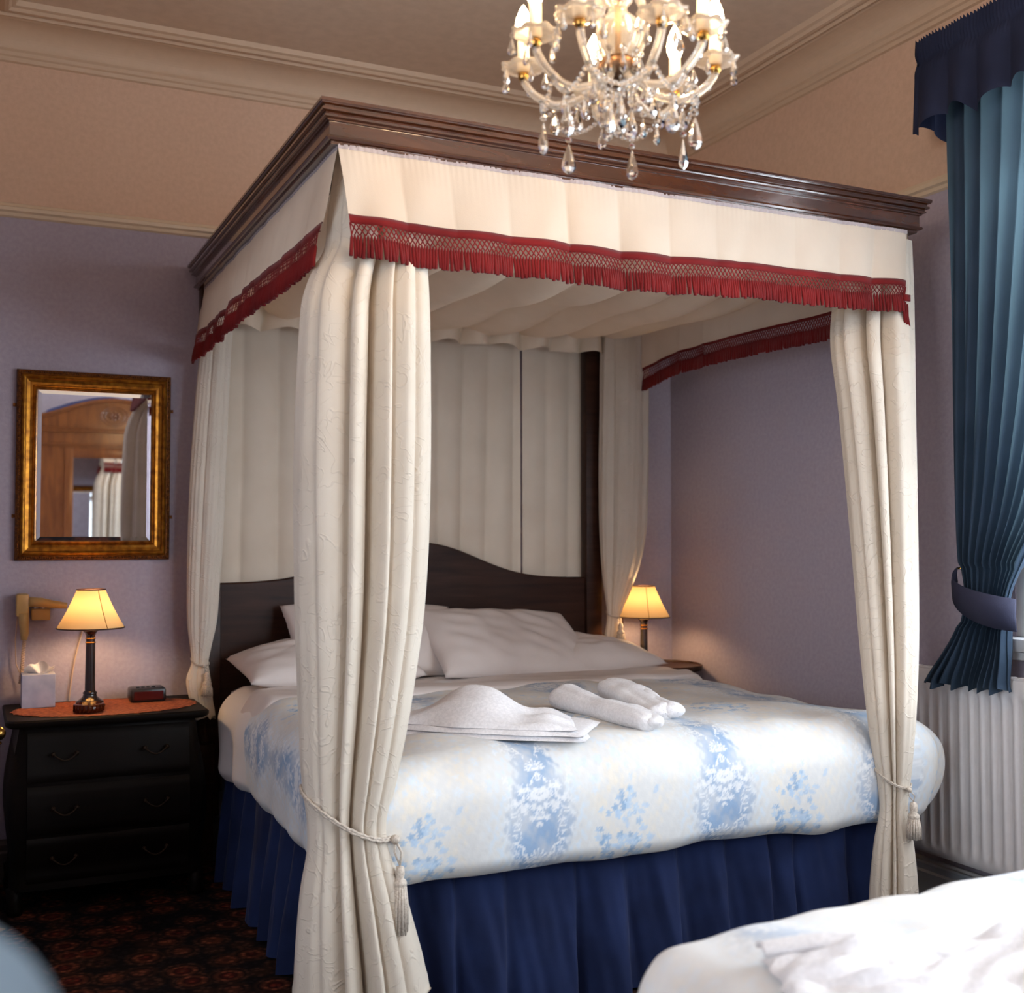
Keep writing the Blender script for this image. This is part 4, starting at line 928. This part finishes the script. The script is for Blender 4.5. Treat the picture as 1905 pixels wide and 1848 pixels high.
def valance():
    t = thing('window_valance', 'gathered dark blue valance with frilled lower edge above the window', 'valance', (3.0, 2.1, 2.78))
    s1 = np.linspace(0, .215, 26); path = [(XR-.012-q, 3.055) for q in s1]+[(3.005, 3.055-q) for q in np.linspace(.004, 2.05, 420)]
    path = np.array(path); seg = np.concatenate([[0], np.cumsum(np.linalg.norm(np.diff(path, axis=0), axis=1))])
    tx = np.gradient(path[:, 0]); ty = np.gradient(path[:, 1]); nl = np.hypot(tx, ty); nx, ny = ty/nl, -tx/nl    # outward (to -x / +y)
    if nx[-1] > 0: nx, ny = -nx, -ny
    nx, ny = np.where(np.arange(len(path)) < 24, 0, nx), np.where(np.arange(len(path)) < 24, 1, ny)
    rows = []; ph = seg/.125*2*PI+1.4*snoise(seg*5, 8); fine = np.sin(seg/.014*2*PI)
    ztop = 3.115; zbot = 2.80
    for k in np.linspace(0, 1, 34):
        f = np.abs(np.sin(ph/2))**.8*2-1
        hd = math.exp(-k*9); am = .004*hd+.024*max(0, k-.22)**.8
        off = am*f+.004*fine*(1 if k < .24 else max(0, 1-(k-.24)*5))-.010*math.exp(-((k-.25)/.06)**2)+.02*k
        z = ztop+(zbot-ztop)*k+(.012*f*k)-(.02*k*np.sin(ph/2+1))-.03*k*np.exp(-seg/.25)*0
        if k == 0: z = z+.006*fine
        rows.append(np.stack([path[:, 0]+nx*off, path[:, 1]+ny*off, z], 1))
    g = G(); g.grid(np.array(rows)); g.done('valance_cloth', M['blue_dark'], t)
    g = G(); g.box((3.02, 1.02, 3.06), (XR, 3.03, 3.08)); g.done('valance_board', M['white_paint'], t, smooth=False)
    g = G(); g.tube([(3.12, 1.02, 3.05), (3.12, 3.03, 3.05)], .008, 8); g.done('curtain_rail', M['white_paint'], t)
M['blue_dark'] = mat_fabric('dark_blue_cloth', S(30, 36, 58), S(40, 46, 70), .03)
valance()

# ------------------------------------------------------------------ second bed (foreground right)
d2 = duvet('duvet', 2.06, 1.235, 1.06, .53, .70, .30, .12, False, .010, .37, .95, seed=9, overexposure=.35)
tag(d2, 'pale printed duvet on the second bed in the right foreground, its print whitened to look washed out by daylight', 'duvet')
g = G(); g.box((1.09, .80, .40), (3.02, 1.64, .60), .05); tag(auto(g.done('mattress', M['white_linen'])), 'mattress of the second bed under the washed-out duvet', 'mattress')
g = G(); g.box((1.11, .82, .03), (3.0, 1.62, .40), .01); b2 = auto(g.done('divan_base', M['navy'])); tag(b2, 'navy divan base of the second bed in the foreground', 'bed base')
def towel2():
    base = np.array([1.40, 1.275, .700]); ax = np.array([.83, -.30, 0.]); ax /= np.linalg.norm(ax); bx = np.array([-ax[1], ax[0], 0])
    t = thing('crumpled_towel', 'white crumpled towel on the second bed at the bottom right', 'towel', base)
    n, m = 110, 60; U, V = np.meshgrid(np.linspace(-1, 1, n), np.linspace(-1, 1, m)); prof = np.clip(1-np.abs(U)**6, 0, 1)**.5*np.clip(1-np.abs(V)**6, 0, 1)**.5
    h = (.012+.022*np.exp(-((U+.55)/.22)**2)*np.exp(-((V-.5)/.5)**2)+.026*np.exp(-((U-.5)/.35)**2)+.014*np.abs(noise2(U*1.2, V, 77, 5))+.008*noise2(U, V, 78, 12))*prof
    x = U*.33+.01*noise2(U, V, 79, 5); y = V*.15+.02*noise2(U, V, 80, 4)
    P = base+ax*x[..., None]+bx*y[..., None]+np.array([0, 0, 1.])*h[..., None]; Q = base+ax*x[..., None]+bx*y[..., None]+np.array([0, 0, 1.])*(h*0-.002)[..., None]
    g = G(); g.grid(P); g.grid(Q, flip=True); g.done('towel_cloth', M['towel'], t)
    rows = []
    for k in np.linspace(0, 1, 8):
        s = np.linspace(0, 1, 60); rows.append(base+ax*(-.33+.30*s)[:, None]+bx*(.10-.05*s+.05*k)[:, None]+np.array([0, 0, 1.])*(.012+.020*np.sin(s*PI)+.010*np.sin(k*PI))[:, None])
    g = G(); g.grid(np.array(rows)); o = g.done('towel_fold', M['towel'], t); sm = o.modifiers.new('thick', 'SOLIDIFY'); sm.thickness = .008
towel2()
# chair back close to the camera, bottom left
def chair():
    def at(u, v, d): r = ray(u, v); return C0+r*d
    dd_ = .5; lat_ = (182-952.5)/FPX*dd_-.25; q_ = C0+FW*dd_+RT*lat_; c = np.array([q_[0]+.045, q_[1], 0]); zt = at(60, 1694, dd_)[2]
    t = thing('upholstered_chair', 'pale blue upholstered chair back, blurred in the bottom left corner', 'chair', (c[0], c[1], 0))
    n, m = 40, 30; U, V = np.meshgrid(np.linspace(-1, 1, n), np.linspace(-1, 1, m)); wx, hz = .25, .36
    q = np.clip(1-np.abs(U)**3.2, 0, 1)**.4*np.clip(1-np.abs(V)**3.2, 0, 1)**.4
    zc = zt-hz+.005; a = -YAW*1.0
    def xf(x, y, z): return np.stack([c[0]-.045+x*math.cos(a)-y*math.sin(a), c[1]+x*math.sin(a)+y*math.cos(a), z], -1)
    sq = 1-.10*np.abs(V)**4*0
    pw_ = 8.; cor = np.maximum(np.abs(U), np.abs(V))/((np.abs(U)**pw_+np.abs(V)**pw_)**(1/pw_)+1e-9)
    F_ = xf(U*wx*cor, -.05*q, zc+V*hz*cor); B_ = xf(U*wx*cor, .05*q, zc+V*hz*cor)
    g = G(); g.grid(F_); g.grid(B_, flip=True); g.done('backrest', M['chair'], t)
    cc = (c[0]-.045, c[1]-.25)
    g = G(); g.box((cc[0]-.25, cc[1]-.25, .36), (cc[0]+.25, cc[1]+.24, .48), .03); auto(g.done('seat', M['chair'], t))
    for x, y in ((-.21, -.21), (.21, -.21), (-.21, .2), (.21, .2)): g = G(); g.box((cc[0]+x-.02, cc[1]+y-.02, 0), (cc[0]+x+.02, cc[1]+y+.02, .37), .003); g.done('leg', M['dark_wood'], t)
chair()

# ------------------------------------------------------------------ wardrobe behind the camera (seen in the mirror)
def wardrobe():
    px, py, rz = 1.10, -.52, math.radians(3.8)
    t = thing('mirrored_wardrobe', 'pine wardrobe with arched top and mirror door reflected in the gilt mirror', 'wardrobe', (px, py, 0))
    W_ = .60; D = .5; H1 = 2.28
    def fin(g, name, mat, smooth=False, par=None):
        return g, name, mat
    made = []
    def put(g, name, mat, smooth=False): o = g.done(name, mat, t, smooth); auto(o) if smooth else None; made.append(o); return o
    B = lambda x0, y0, z0, x1, y1, z1, bev=0: G().box((px+x0, py+y0, z0), (px+x1, py+y1, z1), bev)
    put(B(-W_, -D, .0, W_, -.02, H1), 'carcass', M['pine'])
    put(B(-W_+.0, -.02, .1, -.40, .01, 2.16, .004), 'stile', M['pine']); put(B(.40, -.02, .1, W_, .01, 2.16, .004), 'stile', M['pine'])
    put(B(-W_, -.02, 2.07+.05, W_, .012, H1, .004), 'frieze', M['pine'])
    for i, (z, d_) in enumerate(((2.255, .05), (2.275, .035), (2.14, .03))): put(B(-W_-.01, -.02, z, W_+.01, d_, z+.018, .006), 'cornice_moulding', M['pine'])
    # arched pediment
    xs = np.linspace(-W_-.02, W_+.02, 60); top = 2.40+.155*np.cos(xs/(W_+.02)*PI/2)**1.3
    f = np.array([[(px+x, py+y, z) for x, z in zip(xs, zz)] for y, zz in ((-.3, np.full(60, 2.29)), (.01, np.full(60, 2.29)), (.01, top-.035), (.035, top-.03), (.04, top-.008), (.03, top), (-.3, top), (-.3, np.full(60, 2.29)))])
    put(G().grid(f, flip=True), 'pediment', M['pine'])
    g = G()
    for r in (.07, .095): g.tube([(px+r*math.cos(q)*1.15, py+.016, 2.40+r*.85*math.sin(q)) for q in np.linspace(0, 2*PI, 50)], .006, 6, cap=False)
    for i in range(8): q = i*PI/4; g.ball((px+.035*math.cos(q), py+.014, 2.40+.03*math.sin(q)), .014, 8, 6)
    g.ball((px, py+.018, 2.40), .016); put(g, 'carved_wreath', M['pine'], True)
    # door frame with mirror
    g = G(); g.box((px-.40, py-.015, .12), (px-.33, py+.022, 2.12), .004); g.box((px+.33, py-.015, .12), (px+.40, py+.022, 2.12), .004); g.box((px-.33, py-.015, .12), (px+.33, py+.022, .25), .004); g.box((px-.33, py-.015, 2.035), (px+.33, py+.022, 2.12), .004)
    dr = put(g, 'mirror_door', M['pine'], True)
    g = G(); g.box((px-.335, py-.002, .245), (px+.335, py+.004, 2.045)); o = g.done('mirror_glass', M['mirror'], dr, smooth=False)
    g = G(); g.ball((px-.365, py+.035, 1.15), .014); g.done('door_knob', M['brass'], dr)
    t.rotation_euler = (0, 0, rz)
    # cushion and blanket piled on top
    g = G(); n = 40; U, V = np.meshgrid(np.linspace(-1, 1, n), np.linspace(-1, 1, 24)); q = np.clip(1-U**4, 0, 1)**.5*np.clip(1-V**4, 0, 1)**.5
    for sgn in (1, -1): g.grid(np.stack([px+U*.56, py-.32+V*.14, 2.36+sgn*.17*q*(.75+.25*np.cos(U*3))+.02*q*noise2(U, V, 90, 5)+.055], -1), flip=sgn < 0)
    tag(g.done('spare_blanket', M['blue_cushion']), 'blue folded blanket lying on top of the pine wardrobe, seen in the mirror', 'blanket')
wardrobe()

# ------------------------------------------------------------------ chandelier
def chandelier():
    c = np.array([1.187, 2.03, 2.335])
    t = thing('chandelier', 'crystal chandelier with eight lit candle bulbs and hanging glass drops', 'chandelier', c)
    Mc, Mp = M['crystal'], M['pan']
    # stem
    g = G(); g.lathe([(.001, -.055), (.014, -.052), (.022, -.042), (.040, -.02), (.042, -.005), (.036, .004), (.012, .008)], c, 20); g.done('hub_bowl', M['copper'], t)
    g = G(); g.lathe([(.014, .008), (.018, .02), (.036, .035), (.044, .06), (.040, .085), (.022, .10), (.018, .112), (.030, .125), (.034, .14), (.022, .16), (.014, .18), (.024, .2), (.02, .235), (.012, .25)], c, 18); g.done('glass_stem', Mp, t)
    g = G(); g.lathe([(.005, -.05), (.005, .30)], c, 8); g.tube([c+np.array([0, 0, .29]), c+np.array([0, 0, ZC-c[2]-.02])], .004, 8); g.done('suspension_rod', M['brass'], t)
    g = G(); g.lathe([(.001, -.05), (.03, -.045), (.055, -.02), (.06, 0)], (c[0], c[1], ZC), 24); g.done('ceiling_rose', M['brass'], t)
    # shared drop meshes
    def drop_mesh(h, w_, n=8):
        g = G(); P = []
        for zz, rr in ((0, .04), (-.12, .28), (-.35, .62), (-.6, .95), (-.78, 1.), (-.92, .7), (-1, .12)): P.append([(w_*rr*math.cos(q), w_*rr*.62*math.sin(q), zz*h) for q in np.arange(n)*2*PI/n])
        g.grid(np.array(P), wrap=True)
        V = np.vstack(g.V); me = bpy.data.meshes.new('crystal_drop'); me.from_pydata(V.tolist(), [], g.F+[tuple(range(n))[::-1], tuple(range(len(V)-n, len(V)))]); me.materials.append(Mc); return me
    def bead_mesh(r):
        g = G(); g.ball((0, 0, 0), r, 8, 5, .9); V = np.vstack(g.V); me = bpy.data.meshes.new('crystal_bead'); me.from_pydata(V.tolist(), [], g.F); me.materials.append(Mc); return me
    dS, dM, dL, bM, bS = drop_mesh(.034, .0085), drop_mesh(.045, .012), drop_mesh(.066, .0155), bead_mesh(.0072), bead_mesh(.0052)
    def inst(me, name, p, parent, rot=0):
        o = bpy.data.objects.new(name, me); C.objects.link(o); o.parent = parent; o.location = (Vector(p)-wloc(parent)); o.rotation_euler = (0, 0, rot); return o
    vec = [(.207, -.061), (.215, .10), (.06, .215), (-.150, .150), (-.195, -.015), (-.165, -.135), (-.02, -.20), (.085, -.185)]
    ends = []; rr = np.random.default_rng(4)
    for k, (vx, vy) in enumerate(vec):
        r = math.hypot(vx, vy); r = .5*r+.5*.2; d = np.array([vx, vy, 0])/math.hypot(vx, vy); e = c+d*r; ends.append((d, r))
        cup = e+np.array([0, 0, -.002])
        arm = bpy.data.objects.new('arm', None); C.objects.link(arm); arm.parent = t; arm.location = Vector((e-c).tolist())
        ctl = [(.028, -.012), (.045, -.045), (r*.42, -.068), (r*.66, -.072), (r*.86, -.048), (r*.97, -.022), (r, -.004)]
        ss = np.linspace(0, 6, 34); q = np.stack([interp(ss, range(7), [a for a, b in ctl]), interp(ss, range(7), [b for a, b in ctl])], 1)
        g = G(); g.tube([c+d*a+np.array([0, 0, b]) for a, b in q], .0085, 6); g.done('glass_arm', Mp, arm)
        up = [(.030, .0), (.05, .03), (.068, .075), (.062, .125), (.04, .155), (.018, .165)]
        if k % 2 == 0:
            ss = np.linspace(0, 5, 26); q2 = np.stack([interp(ss, range(6), [a for a, b in up]), interp(ss, range(6), [b for a, b in up])], 1)
            dd = np.array([math.cos(math.atan2(d[1], d[0])+.35), math.sin(math.atan2(d[1], d[0])+.35), 0])
            g = G(); g.tube([c+dd*a+np.array([0, 0, b]) for a, b in q2], .008, 6); g.done('glass_scroll', Mp, t)
        g = G(); g.lathe([(.001, -.012), (.008, -.010), (.0115, -.004), (.012, .005), (.009, .009)], cup, 14); g.done('brass_cup', M['brass'], arm)
        n = 40; th = np.arange(n)*2*PI/n; P = []
        for R_, zz, wv in ((.008, .006, 0), (.024, .008, 0), (.038, .012, .02), (.047, .019, .06), (.0475, .0212, .06), (.038, .015, .03), (.024, .0112, 0), (.008, .009, 0)):
            P.append(np.stack([cup[0]+R_*(1+wv*np.cos(8*th))*np.cos(th), cup[1]+R_*(1+wv*np.cos(8*th))*np.sin(th), cup[2]+zz+.0022*np.cos(8*th)*(R_ > .04)], 1))
        g = G(); g.grid(np.array(P), wrap=True); g.done('drip_pan', Mp, arm)
        g = G(); g.lathe([(.0140, .010), (.0130, .03), (.0125, .080), (.001, .081)], cup, 16); g.done('candle_sleeve', M['sleeve'], arm)
        g = G(); g.lathe([(.001, .078), (.011, .080), (.0165, .094), (.0175, .108), (.0145, .125), (.008, .142), (.001, .153)], cup, 12); g.done('bulb', M['bulb'], arm)
        for i in range(5):
            a = i*2*PI/5+k*.7; p_ = cup+np.array([.046*math.cos(a), .046*math.sin(a), .015])
            inst(bS, 'bead', p_+np.array([0, 0, -.002]), arm); inst(dS, 'drop', p_+np.array([0, 0, -.009]), arm, a)
        # drops under the arm
        for f, me, dz in ((.66, dM, -.012), (.42, dM, -.012)):
            p_ = c+d*r*f+np.array([0, 0, -.078]); inst(bM, 'bead', p_+np.array([0, 0, -.004]), arm); inst(me, 'drop', p_+np.array([0, 0, dz]), arm, k)
    # swags between neighbouring arms
    ang = [math.atan2(d[1], d[0]) for d, r in ends]; order = np.argsort(ang)
    for i in range(8):
        a, b = order[i], order[(i+1) % 8]; (da, ra), (db, rb_) = ends[a], ends[b]
        pa = c+da*ra*.80+np.array([0, 0, -.062]); pb = c+db*rb_*.80+np.array([0, 0, -.062]); mid = (pa+pb)/2; mid = c+(mid-c)*np.array([1.05, 1.05, 1]); mid[2] = c[2]-.108
        g = G()
        for A_, B_ in ((pa, mid), (mid, pb)):
            m_ = 7
            for q in range(m_+(1 if B_ is pb else 0)): f = q/m_; p_ = A_*(1-f)+B_*f; p_[2] -= .008*math.sin(f*PI); g.ball(p_, .0056, 7, 5, .85)
        ch = g.done('bead_swag', Mc, t)
        inst(bM, 'bead', mid+np.array([0, 0, -.013]), ch); inst(dL, 'drop', mid+np.array([0, 0, -.022]), ch, i)
    # centre strands under the hub
    for i in range(7):
        a = i*2*PI/7; R_ = .030 if i < 6 else 0; p0 = c+np.array([R_*math.cos(a), R_*math.sin(a), -.04]); g = G()
        m_ = 4
        for q in range(m_): g.ball(p0+np.array([0, 0, -.012*q-.004]), .0068, 8, 5)
        ch = g.done('bead_strand', Mc, t); inst(dM if i % 2 else dL, 'drop', p0+np.array([0, 0, -.012*m_-.002]), ch, a)
    for i in range(10):    # drops round the stem top
        a = i*2*PI/10; p0 = c+np.array([.046*math.cos(a), .046*math.sin(a), .012]); inst(bM, 'bead', p0, t); inst(dM, 'drop', p0+np.array([0, 0, -.008]), t, a)
m = mat_plain('copper_lustre', S(110, 82, 60), .35, metal=.8); M['copper'] = m
M['sleeve'] = mat_plain('white_candle_sleeve', S(240, 226, 204), .4)
chandelier()
